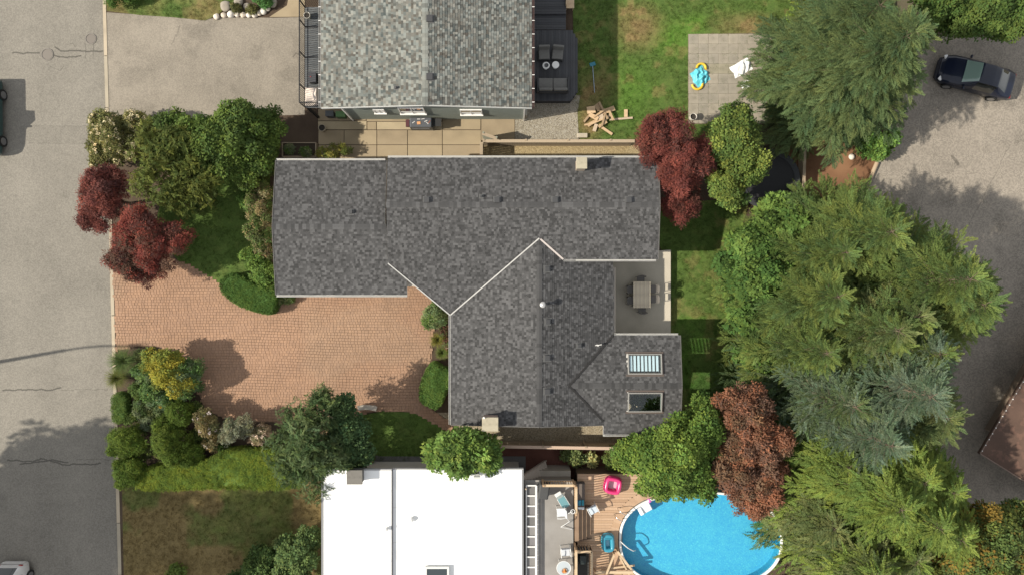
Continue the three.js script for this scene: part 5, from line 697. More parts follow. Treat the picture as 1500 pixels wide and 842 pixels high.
// ---------------------------------------------------------------- vehicles
const tyreM = mat(0.012, 0.012, 0.012, 0.85), rimM = mat(0.35, 0.35, 0.36, 0.35, { metalness: 0.8 });
const sideGlass = phys(0.012, 0.016, 0.016, 0.06, { clearcoat: 1, clearcoatRoughness: 0.02 });
function makeCar(name, label, category, pos, turn, st, paint, glass, o = {}) {
  const t = thing(name, label, category, pos, turn), fine = [];
  for (let i = 0; i + 1 < st.length; i++) for (let k = 0; k < 5; k++) { const f = k / 5; fine.push([...st[i].slice(0, 5).map((v, j) => lerp(v, st[i + 1][j], f)), st[i][5]]); } fine.push([...st[st.length - 1].slice(0, 5), 'body']);
  const sec = ([x, w, b, h, tw]) => { const p = [[w * 0.9, 0.2], [w, 0.36], [w, b * 0.72], [w * 0.985, b], [lerp(tw, w, 0.06), h - 0.045], [tw * 0.93, h - 0.008], [tw * 0.55, h + 0.018], [0, h + 0.025]]; return [...p, ...p.slice(0, -1).reverse().map(([z, y]) => [-z, y])].map(([z, y]) => [x, y, z]); };
  const rows = fine.map(sec), n = rows[0].length, pos3 = rows.flat(2), idx = [], kind = [];
  for (let i = 0; i + 1 < rows.length; i++) for (let j = 0; j + 1 < n; j++) { const a = i * n + j, b = a + 1, c = a + n, d = c + 1, jj = Math.min(j, n - 2 - j), z = fine[i][5]; idx.push([a, b, d], [a, d, c]); const k = z === 'body' ? 'body' : jj === 3 ? (z === 'windshield' || z === 'rear_window' ? 'body' : 'side_window') : jj >= 5 && (z === 'windshield' || z === 'rear_window') ? z : 'body'; kind.push(k, k); }
  for (const e of [0, rows.length - 1]) for (let j = 1; j + 1 < n; j++) { idx.push([e * n, e * n + j, e * n + j + 1]); kind.push('body'); }
  const g = new THREE.BufferGeometry(); g.setAttribute('position', new THREE.Float32BufferAttribute(pos3, 3)); g.setIndex(idx.flat()); g.computeVertexNormals(); const N = g.attributes.normal, Pp = g.attributes.position;
  for (const k of ['body', 'side_window', 'windshield', 'rear_window']) { const q = [], m = []; idx.forEach((tr, i) => { if (kind[i] === k) for (const v of tr) { q.push(Pp.getX(v), Pp.getY(v), Pp.getZ(v)); m.push(N.getX(v), N.getY(v), N.getZ(v)); } }); if (!q.length) continue; const h = new THREE.BufferGeometry(); h.setAttribute('position', new THREE.Float32BufferAttribute(q, 3)); h.setAttribute('normal', new THREE.Float32BufferAttribute(m, 3)); mesh(k, h, k === 'body' ? paint : k === 'windshield' ? glass : sideGlass, t); }
  const L0 = st[0][0], L1 = st[st.length - 1][0], W = Math.max(...st.map((s) => s[1]));
  for (const x of [lerp(L0, L1, 0.19), lerp(L0, L1, 0.81)]) for (const z of [-1, 1]) { const w = new THREE.Group(); w.name = 'wheel'; w.position.set(x, 0.32, z * (W - 0.07)); t.add(w); mesh('tyre', [put(new THREE.CylinderGeometry(0.32, 0.32, 0.2, 24), 0, 0, 0, 0, Math.PI / 2)], tyreM, w); mesh('rim', [put(new THREE.CylinderGeometry(0.21, 0.21, 0.21, 16), 0, 0, z * 0.006, 0, Math.PI / 2)], rimM, w); }
  const fx = L1 - 0.2; for (const z of [-1, 1]) { mesh('headlight', [rbox(0.22, 0.1, 0.3, fx, 0.68, z * (W - 0.25), 0.04, z * 0.45)], mat(0.75, 0.75, 0.75, 0.15), t); mesh('taillight', [rbox(0.12, 0.14, 0.26, L0 + 0.07, 0.72, z * (W - 0.26), 0.04)], mat(0.3, 0.01, 0.01, 0.2), t); mesh('side_mirror', [rbox(0.12, 0.14, 0.2, o.mirror ?? 0.75, 0.95, z * (W + 0.08), 0.05)], paint, t); }
  mesh('bumper', [rbox(0.12, 0.18, W * 1.5, L1 - 0.04, 0.42, 0, 0.05)], o.bumper || paint, t); mesh('bumper', [rbox(0.12, 0.18, W * 1.5, L0 + 0.04, 0.42, 0, 0.05)], o.bumper || paint, t);
  return t;
}
const paint = (r, g, b, rough = 0.35) => phys(r, g, b, rough, { clearcoat: 1, clearcoatRoughness: 0.04 });
makeCar('parked_car', 'black blue sedan parked under trees on the asphalt court', 'car', P(1432, 112, 0.7).setY(0.005), Math.PI - 0.27,
  [[-2.28, 0.66, 0.6, 0.66, 0.52, 'body'], [-2.16, 0.8, 0.8, 0.92, 0.66, 'body'], [-1.72, 0.87, 0.88, 1.0, 0.7, 'rear_window'], [-1.0, 0.89, 0.9, 1.38, 0.58, 'roof'], [-0.6, 0.9, 0.9, 1.44, 0.6, 'roof'], [0.2, 0.9, 0.9, 1.43, 0.6, 'windshield'], [0.95, 0.89, 0.88, 0.99, 0.74, 'body'], [1.6, 0.88, 0.82, 0.92, 0.7, 'body'], [2.05, 0.8, 0.7, 0.8, 0.6, 'body'], [2.28, 0.6, 0.55, 0.62, 0.46, 'body']], phys(0.005, 0.009, 0.024, 0.4, { clearcoat: 0.6, clearcoatRoughness: 0.05, specularIntensity: 0.4 }), phys(0.2, 0.29, 0.25, 0.06, { clearcoat: 1, clearcoatRoughness: 0.02 })).scale.setScalar(0.95);
{
  const p = P(-14, 175).setY(-0.1), t = makeCar('pickup_truck', 'dark green pickup truck at the far side of the street', 'truck', p, -Math.PI / 2,
    [[-2.2, 0.8, 0.84, 0.88, 0.74, 'body'], [-2.1, 0.84, 0.86, 0.92, 0.78, 'body'], [-0.35, 0.85, 0.87, 0.93, 0.78, 'rear_window'], [-0.2, 0.86, 0.9, 1.48, 0.6, 'roof'], [0.35, 0.86, 0.9, 1.5, 0.62, 'windshield'], [0.75, 0.86, 0.88, 0.97, 0.76, 'body'], [1.7, 0.84, 0.84, 0.9, 0.72, 'body'], [2.05, 0.8, 0.74, 0.8, 0.66, 'body'], [2.16, 0.72, 0.6, 0.66, 0.58, 'body']], paint(0.012, 0.05, 0.05), phys(0.02, 0.03, 0.03, 0.06, { clearcoat: 1 }), { bumper: mat(0.7, 0.7, 0.7, 0.15, { metalness: 1 }), mirror: 0.6 });
  makeCar('white_car', 'white hatchback with dark glass beside the shaded street', 'car', P(25, 873).setY(-0.1), -Math.PI / 2,
    [[-2.1, 0.66, 0.62, 0.7, 0.55, 'body'], [-2.02, 0.8, 0.85, 0.98, 0.66, 'rear_window'], [-1.6, 0.86, 0.9, 1.42, 0.6, 'roof'], [-0.6, 0.88, 0.9, 1.5, 0.62, 'roof'], [0.3, 0.88, 0.9, 1.47, 0.62, 'windshield'], [1.05, 0.87, 0.88, 1.0, 0.74, 'body'], [1.75, 0.84, 0.78, 0.86, 0.68, 'body'], [2.1, 0.66, 0.58, 0.64, 0.5, 'body']], paint(0.62, 0.6, 0.58), phys(0.02, 0.015, 0.015, 0.06, { clearcoat: 1 }));
}

// ---------------------------------------------------------------- plants
const leafMat = new THREE.MeshPhysicalMaterial({ color: 0xffffff, roughness: 0.9, specularIntensity: 0.25, transmission: 0.3, thickness: 0, side: THREE.DoubleSide });
const barkMat = mat(0.16, 0.12, 0.09, 0.95, { map: tiled(woodTex, 0.5) });
function quadsGeo(list) { // list of 4-corner leaves
  const pos = [], idx = []; for (const q of list) { const s = pos.length / 3; for (const v of q) pos.push(v.x, v.y, v.z); idx.push(s, s + 1, s + 2, s, s + 2, s + 3); }
  const g = new THREE.BufferGeometry(); g.setAttribute('position', new THREE.Float32BufferAttribute(pos, 3)); g.setIndex(idx); const h = g.toNonIndexed(); h.computeVertexNormals(); return uvm(h);
}
const leafQuad = (c, dir, side, l, w) => [c, c.clone().addScaledVector(dir, l * 0.45).addScaledVector(side, w / 2), c.clone().addScaledVector(dir, l), c.clone().addScaledVector(dir, l * 0.45).addScaledVector(side, -w / 2)];
function clumpGeo(n, R, l, w, flat = 0.6) {
  const q = []; for (let i = 0; i < n; i++) { const a = rr(0, 6.283), y = rr(-0.6, 1), r = Math.sqrt(1 - Math.min(1, y * y)) * R * Math.sqrt(rnd()), c = V(Math.cos(a) * r, y * R * flat, Math.sin(a) * r), dir = V(Math.cos(a) + rr(-0.7, 0.7), rr(-0.35, 0.55), Math.sin(a) + rr(-0.7, 0.7)).normalize(), up = V(rr(-0.5, 0.5), 1, rr(-0.5, 0.5)), side = dir.clone().cross(up).normalize(); q.push(leafQuad(c, dir, side, l * rr(0.7, 1.2), w * rr(0.8, 1.2))); }
  return quadsGeo(q);
}
function sprayGeo(n, len, tw, w, droop, spread) { // conifer frond along +x
  const q = []; for (let i = 0; i < n; i++) { const f = (i + 0.5) / n, x = f * len, y = -droop * f * f * len, l = tw * (1 - 0.75 * f) * rr(0.75, 1.15); for (const s of [-1, 1]) { const a = spread * rr(0.8, 1.2), dir = V(Math.cos(a), rr(-0.5, 0.6), s * Math.sin(a)).normalize(), c = V(x, y, 0), side = dir.clone().cross(V(rr(-0.4, 0.4), 1, rr(-0.4, 0.4))).normalize(); q.push(leafQuad(c, dir, side, l, w)); const c2 = c.clone().addScaledVector(dir, l * 0.45), d2 = V(Math.cos(a * 0.3), rr(-0.3, 0.5), s * Math.sin(a * 0.3)).normalize(); q.push(leafQuad(c2, d2, d2.clone().cross(V(0, 1, rr(-0.5, 0.5))).normalize(), l * 0.5, w * 0.8)); } }
  q.push(leafQuad(V(len * 0.5, -droop * len * 0.4, 0), V(1, -droop, 0).normalize(), V(0, 0, 1), len * 0.55, w)); return quadsGeo(q);
}
const GEO = {
  leaf: clumpGeo(18, 0.2, 0.13, 0.085), leafS: clumpGeo(20, 0.14, 0.075, 0.045), leafL: clumpGeo(16, 0.26, 0.19, 0.12), maple: clumpGeo(26, 0.2, 0.13, 0.035, 0.4), tiny: clumpGeo(16, 0.085, 0.05, 0.032, 0.7), flower: clumpGeo(14, 0.09, 0.06, 0.05, 0.5),
  spray: sprayGeo(9, 0.75, 0.3, 0.045, 0.22, 0.8), frond: sprayGeo(10, 0.85, 0.26, 0.06, 0.35, 0.62), silver: sprayGeo(10, 0.72, 0.24, 0.035, 0.05, 0.7), twig: sprayGeo(8, 0.5, 0.2, 0.04, 0.1, 0.7),
};
const X1 = V(1, 0, 0), Y1 = V(0, 1, 0), C0 = new THREE.Color();
function scatter(parent, name, geo, items) { // items: {p, q, s, c}
  const o = new THREE.InstancedMesh(geo, leafMat, items.length), S = V(1, 1, 1); o.name = name; o.userData.kind = 'stuff';
  items.forEach((it, i) => { S.setScalar(it.s); o.setMatrixAt(i, M4.compose(it.p, it.q, S)); o.setColorAt(i, C0.setRGB(...it.c)); });
  o.castShadow = o.receiveShadow = true; parent.add(o); return o;
}
const tone = (base, v = 0.25, hue = 0.12) => { const k = 1.55 * (1 + rr(-v, v)), h = rr(-hue, hue); return [base[0] * k * 1.08 * (1 + h), base[1] * k * 0.96, base[2] * k * 1.02 * (1 - h)]; };
const orient = (d, up = 0.7) => new THREE.Quaternion().setFromUnitVectors(Y1, V(d.x + rr(-0.4, 0.4), d.y * 0.5 + up, d.z + rr(-0.4, 0.4)).normalize()).multiply(new THREE.Quaternion().setFromAxisAngle(Y1, rr(0, 6.283)));
function sphereDir() { const y = rr(-1, 1), a = rr(0, 6.283), r = Math.sqrt(1 - y * y); return V(r * Math.cos(a), y, r * Math.sin(a)); }
let plantNo = 0;
// lobes: [px, py, height of centre, radius m, flatness] surveyed crown masses
function broadleaf(name, label, category, lobes, o = {}) {
  const s0 = ++plantNo * 17.3, cs = lobes.map(([px, py, h, r, f = 0.8]) => ({ c: P(px, py, h), r, f }));
  const base = o.base ? P(...o.base) : V(0, 0, 0); if (!o.base) { for (const l of cs) base.add(l.c); base.multiplyScalar(1 / cs.length).setY(0); }
  base.y = -0.02; const t = thing(name, label, category, base, 0, o.group), items = [], geo = GEO[o.geo || 'leaf'], gs = o.size || 1, dens = (o.density || 24), tones = o.tones || [[0.06, 0.1, 0.02]];
  const subs = []; for (const l of cs) { subs.push({ ...l, r: l.r * (o.sub ? 0.85 : 0.66) }); const n = o.sub ?? Math.round(14 + l.r * 9); for (let k = 0; k < n; k++) { const d = sphereDir(); if (d.y < -0.35) d.y *= -1; const r = l.r * (o.sub ? rr(0.24, 0.42) : rr(0.17, 0.36)), e = (l.r - r * 0.75) * (o.sub ? 1 : rr(0.6, 1.2)); subs.push({ c: l.c.clone().add(V(d.x * e, d.y * l.f * e, d.z * e)), r, f: 0.8 }); } }
  for (const l of subs) {
    const n = Math.round(dens * 4 * Math.PI * l.r * l.r * 0.75), tint = 1 + rr(-0.2, 0.2), tb = tones[Math.floor(rnd() * tones.length)];
    for (let k = 0; k < n; k++) {
      const d = sphereDir(); if (d.y < -0.6) d.y *= -0.5; const nz = fbm(d.x * 2.2 + s0, d.z * 2.2 + d.y * 1.7 + s0, 3); if ((o.gap || 0.3) > nz + rr(-0.05, 0.12)) continue;
      const q = l.r * (0.62 + 0.66 * nz) * (1 - 0.35 * rnd() * rnd() + (rnd() < 0.06 ? rr(0.1, 0.35) : 0)), p = l.c.clone().add(V(d.x * q, d.y * q * l.f, d.z * q)).sub(base); if (p.y < 0.08) p.y = 0.08 + rr(0, 0.1);
      const mixT = rnd() < 0.75 ? tb : tones[Math.floor(rnd() * tones.length)], c = tone(mixT.map((v) => v * tint), o.vary ?? 0.25);
      items.push({ p, q: orient(d), s: gs * rr(0.6, 1.45), c });
    }
  }
  scatter(t, 'crown', geo, items);
  if (o.flowers) { const fi = []; for (const l of subs) { const n = Math.round(o.flowers.n * l.r * l.r); for (let k = 0; k < n; k++) { const d = sphereDir(); d.y = Math.abs(d.y); if (vnoise(d.x * 3 + s0, d.z * 3) < 0.35) continue; fi.push({ p: l.c.clone().add(V(d.x * l.r, d.y * l.r * l.f + 0.03, d.z * l.r)).sub(base), q: orient(d, 1), s: rr(0.6, 1.2) * (o.flowers.s || 1), c: tone(o.flowers.c, 0.15, 0.04) }); } } scatter(t, 'blossoms', GEO.flower, fi); }
  const wood = [], hi = Math.max(...cs.map((l) => l.c.y)), r0 = o.trunk || 0.05 + 0.025 * hi;
  if (o.stems) for (let k = 0; k < o.stems; k++) { const a = rr(0, 6.28), e = cs[k % cs.length].c.clone().sub(base); wood.push(rod(V(Math.cos(a) * 0.1, 0, Math.sin(a) * 0.1), e.multiplyScalar(rr(0.7, 1)), 0.02, 0.008, 5)); }
  else { const fork = V(0, Math.max(0.15, hi * 0.35), 0); wood.push(rod(V(0, 0, 0), fork, r0, r0 * 0.75, 9)); for (const l of cs) { const e = l.c.clone().sub(base); wood.push(rod(fork, e, r0 * 0.6, r0 * 0.25, 7)); for (let k = 0; k < 6; k++) { const d = sphereDir(); d.y = Math.abs(d.y) * 0.8; wood.push(rod(e.clone().lerp(fork, rr(0, 0.4)), e.clone().add(V(d.x * l.r * 0.85, d.y * l.r * l.f * 0.8, d.z * l.r * 0.85)), r0 * 0.22, 0.008, 5)); } } }
  mesh(o.stems ? 'stems' : 'trunk', wood, barkMat, t); return t;
}
// conifer: whorled boughs carrying sprays
function conifer(name, label, px, py, H, R, o = {}) {
  const base = P(px, py).setY(-0.02), t = thing(name, label, 'tree', base, 0, o.group), items = [], wood = [rod(V(0, 0, 0), V(0, H * 0.98, 0), 0.05 + H * 0.016, 0.02, 10)], limb = [], geo = GEO[o.geo || 'spray'], tones = o.tones || [[0.06, 0.09, 0.03]], low = o.low ?? 0.08, gap = o.step || 0.3, lean = o.lean || [0, 0];
  let ang = rr(0, 6);
  for (let h = H * low; h < H - 0.15; h += gap * rr(0.8, 1.2) * (0.7 + 0.5 * (1 - h / H))) {
    const f = h / H, prof = Math.pow(1 - (f - low) / (1 - low), o.pow || 0.85) * (f < low + 0.1 ? 0.85 : 1), nb = Math.max(3, Math.round(lerp(o.nb || 6, 4, f)));
    for (let b = 0; b < nb; b++) {
      ang += 6.283 / nb + rr(-0.35, 0.35); const L = R * (o.grow || 1.14) * (prof * rr(0.52, 1.2) + 0.07), el = lerp(o.droop ?? -0.12, 0.75, f * f) + rr(-0.22, 0.2), tb = tones[Math.floor(rnd() * tones.length)], tint = 1 + rr(-0.12, 0.12);
      const at3 = (s) => V(Math.cos(ang) * L * s * Math.cos(el), h + L * s * Math.sin(el) - (o.sag ?? 0.12) * L * s * s, Math.sin(ang) * L * s * Math.cos(el)); limb.push(rod(V(0, h, 0), at3(0.5), 0.012 + L * 0.008, 0.012, 4), rod(at3(0.5), at3(1), 0.012, 0.005, 4));
      const n = Math.max(2, Math.round(L / (o.pitch || 0.17)));
      for (let k = 0; k <= n; k++) {
        const s = lerp(o.bare ?? 0.18, 1, k / n), m = k === n ? 1 : 3;
        for (let e = 0; e < m; e++) {
          const off = m === 1 ? 0 : e === 2 ? rr(-0.25, 0.25) : (e ? 1 : -1) * rr(0.5, 1.05), p = at3(s); const wdt = 0.28 * L * (1 - s * 0.75) * (e === 2 ? 0 : rr(0.2, 1)) * (e ? 1 : -1); p.x += -Math.sin(ang) * wdt; p.z += Math.cos(ang) * wdt; p.y += rr(-0.06, 0.08) - Math.abs(wdt) * 0.1;
          const a = ang + off, d = V(Math.cos(a), el * 0.7 + rr(-0.22, 0.2) - (o.hang || 0) * (0.4 + s * 0.6), Math.sin(a)).normalize(), z = V(0, 0, 0).crossVectors(d, V(rr(-0.25, 0.25), 1, rr(-0.25, 0.25))).normalize(), y = z.clone().cross(d);
          items.push({ p, q: new THREE.Quaternion().setFromRotationMatrix(new THREE.Matrix4().makeBasis(d, y, z)), s: (o.size || 0.86) * rr(0.5, 1.15) * lerp(0.75, 1, prof), c: tone(tb.map((v) => v * tint), o.vary ?? 0.2, 0.1) });
        }
      }
    }
  }
  scatter(t, 'crown', geo, items); mesh('trunk', wood, barkMat, t); mesh('boughs', limb, barkMat, t); return t;
}
// clipped hedge: outline in plan pixels, height, leaf tones
function hedge(name, label, outline, h, tones, o = {}) {
  const xz = smooth(pxs(outline, h), 4), cx = xz.reduce((s, p) => s + p[0], 0) / xz.length, cz = xz.reduce((s, p) => s + p[1], 0) / xz.length, t = thing(name, label, 'hedge', [cx, -0.02, cz], 0, o.group), loc = xz.map(([x, z]) => [x - cx, z - cz]), inn = loc.map(([x, z]) => [x * 0.93, z * 0.93]);
  mesh('inner_growth', slabGeo(inn, h - 0.05, h - 0.05, 0.08), mat(tones[0][0] * 1.4, tones[0][1] * 1.4, tones[0][2] * 1.4, 0.95, { map: tiled(grainTex, 0.4) }), t);
  const items = [], dens = o.density || 150; let x0 = 9e9, x1 = -9e9, z0 = 9e9, z1 = -9e9; for (const [x, z] of loc) { x0 = Math.min(x0, x); x1 = Math.max(x1, x); z0 = Math.min(z0, z); z1 = Math.max(z1, z); }
  const n = Math.round((x1 - x0) * (z1 - z0) * dens), add = (p, d) => { const b = fbm(p.x * 1.6 + cx, p.z * 1.6, 3), tb = tones[Math.min(tones.length - 1, Math.floor(clamp(b * 1.6 - 0.3) * tones.length + rr(-0.3, 0.3) + 0.001))] || tones[0]; items.push({ p, q: orient(d, d.y > 0.5 ? 0.9 : 0.3), s: (o.size || 1) * rr(0.75, 1.25), c: tone(tb, o.vary ?? 0.2) }); };
  for (let k = 0; k < n; k++) { const x = rr(x0, x1), z = rr(z0, z1); if (inside(x, z, loc)) add(V(x, h - 0.02 + (o.rough || 0.05) * (fbm(x * 2 + cx, z * 2 + cz, 3) - 0.5) * 2, z), V(0, 1, 0)); }
  for (let i = 0; i < loc.length; i++) { const a = loc[i], b = loc[(i + 1) % loc.length], L = Math.hypot(b[0] - a[0], b[1] - a[1]), m = Math.round(L * h * dens * 0.7); for (let k = 0; k < m; k++) { const f = rnd(), y = rr(0.08, h), nx = (b[1] - a[1]) / L, nz = -(b[0] - a[0]) / L, sgn = inside(lerp(a[0], b[0], 0.5) + nx * 0.05, lerp(a[1], b[1], 0.5) + nz * 0.05, loc) ? -1 : 1, e = y > h - 0.1 ? -0.04 : 0; add(V(lerp(a[0], b[0], f) + sgn * nx * e, y, lerp(a[1], b[1], f) + sgn * nz * e), V(nx * sgn, 0.15, nz * sgn)); } }
  scatter(t, 'leaves', GEO[o.geo || 'tiny'], items); return t;
}
function grassClump(label, px, py, h, r, base, n = 420) {
  const c = P(px, py, h * 0.5), t = thing('ornamental_grass', label, 'plant', [c.x, -0.01, c.z]), pos = [], col = [];
  for (let i = 0; i < n; i++) { const a = rr(0, 6.283), R = r * Math.sqrt(rnd()) * 1.05, hh = h * rr(0.6, 1.05), k = tone(base, 0.3), w = 0.012, nx = -Math.sin(a) * w, nz = Math.cos(a) * w, b0 = r * 0.2 * rnd(); let pr = null; for (let s = 0; s <= 4; s++) { const f = s / 4, rad = b0 + (R - b0) * f * f * 0.9 + R * 0.1 * f, y = hh * Math.sin(f * 1.9) * 0.9, ww = 1 - f * 0.9, A = [Math.cos(a) * rad + nx * ww, y, Math.sin(a) * rad + nz * ww], B = [Math.cos(a) * rad - nx * ww, y, Math.sin(a) * rad - nz * ww]; if (pr) { pos.push(...pr[0], ...pr[1], ...B, ...pr[0], ...B, ...A); for (let q = 0; q < 6; q++) col.push(...k); } pr = [A, B]; } }
  const g = new THREE.BufferGeometry(); g.setAttribute('position', new THREE.Float32BufferAttribute(pos, 3)); g.setAttribute('color', new THREE.Float32BufferAttribute(col, 3)); g.computeVertexNormals(); const m = leafMat.clone(); m.vertexColors = true; mesh('blades', g, m, t).userData.kind = 'stuff'; mesh('root_crown', [lathe([[0.001, 0.12], [r * 0.16, 0.08], [r * 0.2, 0]], 10)], barkMat, t);
}

// ---- big conifers on the right
const FIR = [[0.066, 0.105, 0.038], [0.082, 0.12, 0.042], [0.052, 0.092, 0.036]], FIR2 = [[0.084, 0.132, 0.034], [0.106, 0.152, 0.038], [0.066, 0.112, 0.034]], SIL = [[0.088, 0.135, 0.075], [0.108, 0.155, 0.095], [0.07, 0.118, 0.06]], CED = [[0.112, 0.17, 0.034], [0.13, 0.188, 0.04], [0.088, 0.142, 0.032]], OLI = [[0.092, 0.126, 0.042], [0.11, 0.142, 0.05], [0.075, 0.11, 0.035]];
conifer('fir_tree', 'tall grey-green fir spreading over the slab patio', 1182, 146, 10.5, 3.1, { tones: FIR, droop: -0.02, sag: 0.16, hang: 0.12 });
conifer('fir_tree', 'tall grey-green fir beside the parked black car', 1190, 140, 10.5, 3.9, { tones: FIR, droop: -0.02, sag: 0.16, hang: 0.12 });
conifer('fir_tree', 'grey-green fir at the far corner of the back lawn', 1180, 92, 8.5, 3.2, { tones: FIR, droop: 0.0, sag: 0.16, hang: 0.1 });
conifer('fir_tree', 'dark green fir with upswept tips above the bark mulch', 1180, 358, 9.5, 3.3, { tones: FIR2, droop: 0.1 });
conifer('fir_tree', 'broad green fir reaching over the asphalt court', 1250, 412, 10.5, 4.2, { tones: FIR2, droop: 0.06 });
conifer('fir_tree', 'green fir rising behind the glossy lawn shrub', 1130, 432, 8.5, 3.2, { tones: FIR2, droop: 0.05 });
conifer('fir_tree', 'olive green fir between the silver spruce and the firs', 1185, 470, 9.5, 3.8, { tones: [...FIR2, ...OLI], droop: 0.05 });
conifer('silver_spruce', 'tall silver blue spruce with feathery bough tips', 1208, 540, 10.5, 4.5, { tones: SIL, geo: 'silver', droop: 0.08, pitch: 0.2 });
conifer('silver_spruce', 'silver green spruce beside the copper leaved tree', 1150, 560, 8.5, 3.6, { tones: [...SIL, ...FIR], geo: 'silver', droop: 0.05, pitch: 0.2 });
conifer('silver_spruce', 'silver spruce rising above the yellow-green cedars', 1178, 600, 9.5, 3.5, { tones: SIL, geo: 'silver', droop: 0.05, pitch: 0.2 });
conifer('fir_tree', 'mid green fir in the middle of the dense grove', 1215, 455, 9, 3.6, { tones: [...FIR2, ...OLI], droop: 0.05 });
conifer('fir_tree', 'green fir next to the glossy shrub and copper tree', 1128, 500, 7.5, 3.0, { tones: FIR2, droop: 0.05 });
conifer('fir_tree', 'bright green fir at the mulch end of the grove', 1145, 380, 8, 3.0, { tones: FIR2, droop: 0.05 });
conifer('cedar_tree', 'yellow-green cedar between the silver spruce and yellowing tree', 1232, 650, 8.5, 3.6, { tones: CED, geo: 'frond', hang: 0.3 });
conifer('fir_tree', 'green fir leaning over the asphalt beside the broad fir', 1284, 440, 9.5, 3.7, { tones: FIR2, droop: 0.04 });
conifer('fir_tree', 'olive green fir between the silver spruces and brown roof', 1262, 575, 8.2, 3.4, { tones: [...FIR, ...OLI], droop: 0.04 });
conifer('fir_tree', 'deep green fir filling the grove beside the tall spruce', 1240, 498, 9, 3.5, { tones: [...FIR2, ...SIL], droop: 0.04 });
conifer('cedar_tree', 'yellow-green cedar at the edge of the court by the brown roof', 1290, 672, 6.8, 3.0, { tones: CED, geo: 'frond', hang: 0.3 });
conifer('cedar_tree', 'yellow-green cedar filling the gap before the yellowing tree', 1300, 730, 7, 3.2, { tones: CED, geo: 'frond', hang: 0.3 });
conifer('cedar_tree', 'young yellow-green cedar at the foot of the yellowing tree', 1250, 760, 6.5, 3.2, { tones: [...CED, ...OLI], geo: 'frond', hang: 0.3 });
conifer('cedar_tree', 'tall yellow-green cedar with hanging fronds', 1190, 672, 9.5, 4.2, { tones: CED, geo: 'frond', hang: 0.3 });
conifer('cedar_tree', 'yellow-green cedar next to the copper leaved tree', 1160, 640, 7, 3.0, { tones: CED, geo: 'frond', hang: 0.3 });
conifer('cedar_tree', 'yellow-green cedar next to the yellowing tree', 1256, 706, 8, 3.6, { tones: CED, geo: 'frond', hang: 0.3 });
conifer('cedar_tree', 'olive cedar overhanging the edge of the pool', 1152, 722, 6.2, 2.7, { tones: OLI, geo: 'frond', hang: 0.25 });
conifer('cedar_tree', 'olive cedar standing furthest down the pool side', 1190, 770, 7.5, 3.2, { tones: [...OLI, ...CED], geo: 'frond', hang: 0.25 });
// ---- broadleaf trees
broadleaf('yellowing_tree', 'tree with yellow and orange tinted leaves by the court', 'tree', [[1430, 800, 4.6, 2.2], [1480, 775, 4.4, 1.8], [1470, 840, 4.2, 2.2], [1400, 840, 4, 1.8]], { tones: [[0.075, 0.11, 0.025], [0.065, 0.108, 0.028], [0.085, 0.115, 0.025], [0.13, 0.1, 0.02], [0.06, 0.095, 0.025]] });
broadleaf('glossy_shrub', 'tall glossy bright green shrub at the edge of the small lawn', 'shrub', [[1092, 402, 2.8, 1.4], [1115, 350, 3, 1.5], [1152, 325, 3, 1.5], [1095, 455, 2.4, 1.2], [1125, 410, 3.4, 1.6], [1112, 515, 2.2, 1.1]], { tones: [[0.052, 0.1, 0.02], [0.07, 0.125, 0.026], [0.036, 0.078, 0.016]], geo: 'leafL', stems: 10 });
broadleaf('dark_tree', 'dark green leafy tree behind the parked black car', 'tree', [[1425, 0, 4.4, 2.0], [1480, 5, 4.2, 1.9], [1390, -15, 4.4, 2.1], [1505, -20, 4.6, 2.3], [1450, 32, 3.4, 1.1], [1405, 28, 3.4, 1.1]], { tones: [[0.045, 0.085, 0.018], [0.06, 0.1, 0.022]], density: 26 });
broadleaf('low_bush', 'low bright green bush at the corner of the asphalt court', 'shrub', [[1283, 213, 0.8, 0.85], [1265, 200, 0.8, 0.6], [1300, 205, 0.7, 0.6]], { tones: [[0.075, 0.15, 0.03], [0.09, 0.17, 0.035]], stems: 6 });
broadleaf('copper_tree', 'copper brown leaved tree between the pool and the spruces', 'tree', [[1086, 600, 4.4, 1.45], [1115, 640, 4.6, 1.4], [1075, 670, 4.2, 1.5], [1118, 700, 4.0, 1.35], [1095, 722, 3.6, 1.2]], { tones: [[0.13, 0.066, 0.036], [0.16, 0.08, 0.044], [0.11, 0.075, 0.042], [0.09, 0.056, 0.036]], geo: 'leafS', size: 1.5, density: 26 });
broadleaf('ash_tree', 'rounded bright green tree between the sunroom and the pool', 'tree', [[988, 660, 4.6, 1.95], [950, 663, 4.0, 1.25], [1025, 622, 4.2, 1.4], [970, 695, 4.0, 1.5], [1012, 702, 3.8, 1.3], [925, 666, 3.4, 0.9]], { tones: [[0.072, 0.128, 0.022], [0.092, 0.15, 0.027], [0.05, 0.098, 0.019]], base: [956, 652, 0] });
broadleaf('red_maple', 'dark red maple at the end of the charcoal roof', 'tree', [[975, 205, 3.4, 1.6, 0.6], [1000, 245, 3.4, 1.7, 0.6], [960, 195, 3.2, 1.1, 0.6], [995, 295, 2.8, 1.1, 0.6], [1020, 225, 3, 1.1, 0.6]], { tones: [[0.1, 0.033, 0.025], [0.125, 0.042, 0.03], [0.07, 0.03, 0.022]], geo: 'maple', density: 20, gap: 0.4, base: [972, 258, 0] });
broadleaf('lime_tree', 'lime yellow-green tree beside the red maple and trampoline', 'tree', [[1075, 185, 3.2, 1.3], [1085, 230, 3.4, 1.4], [1070, 275, 3, 1.2], [1050, 215, 3, 1.1]], { tones: [[0.072, 0.115, 0.024], [0.095, 0.135, 0.028], [0.05, 0.088, 0.02]] });
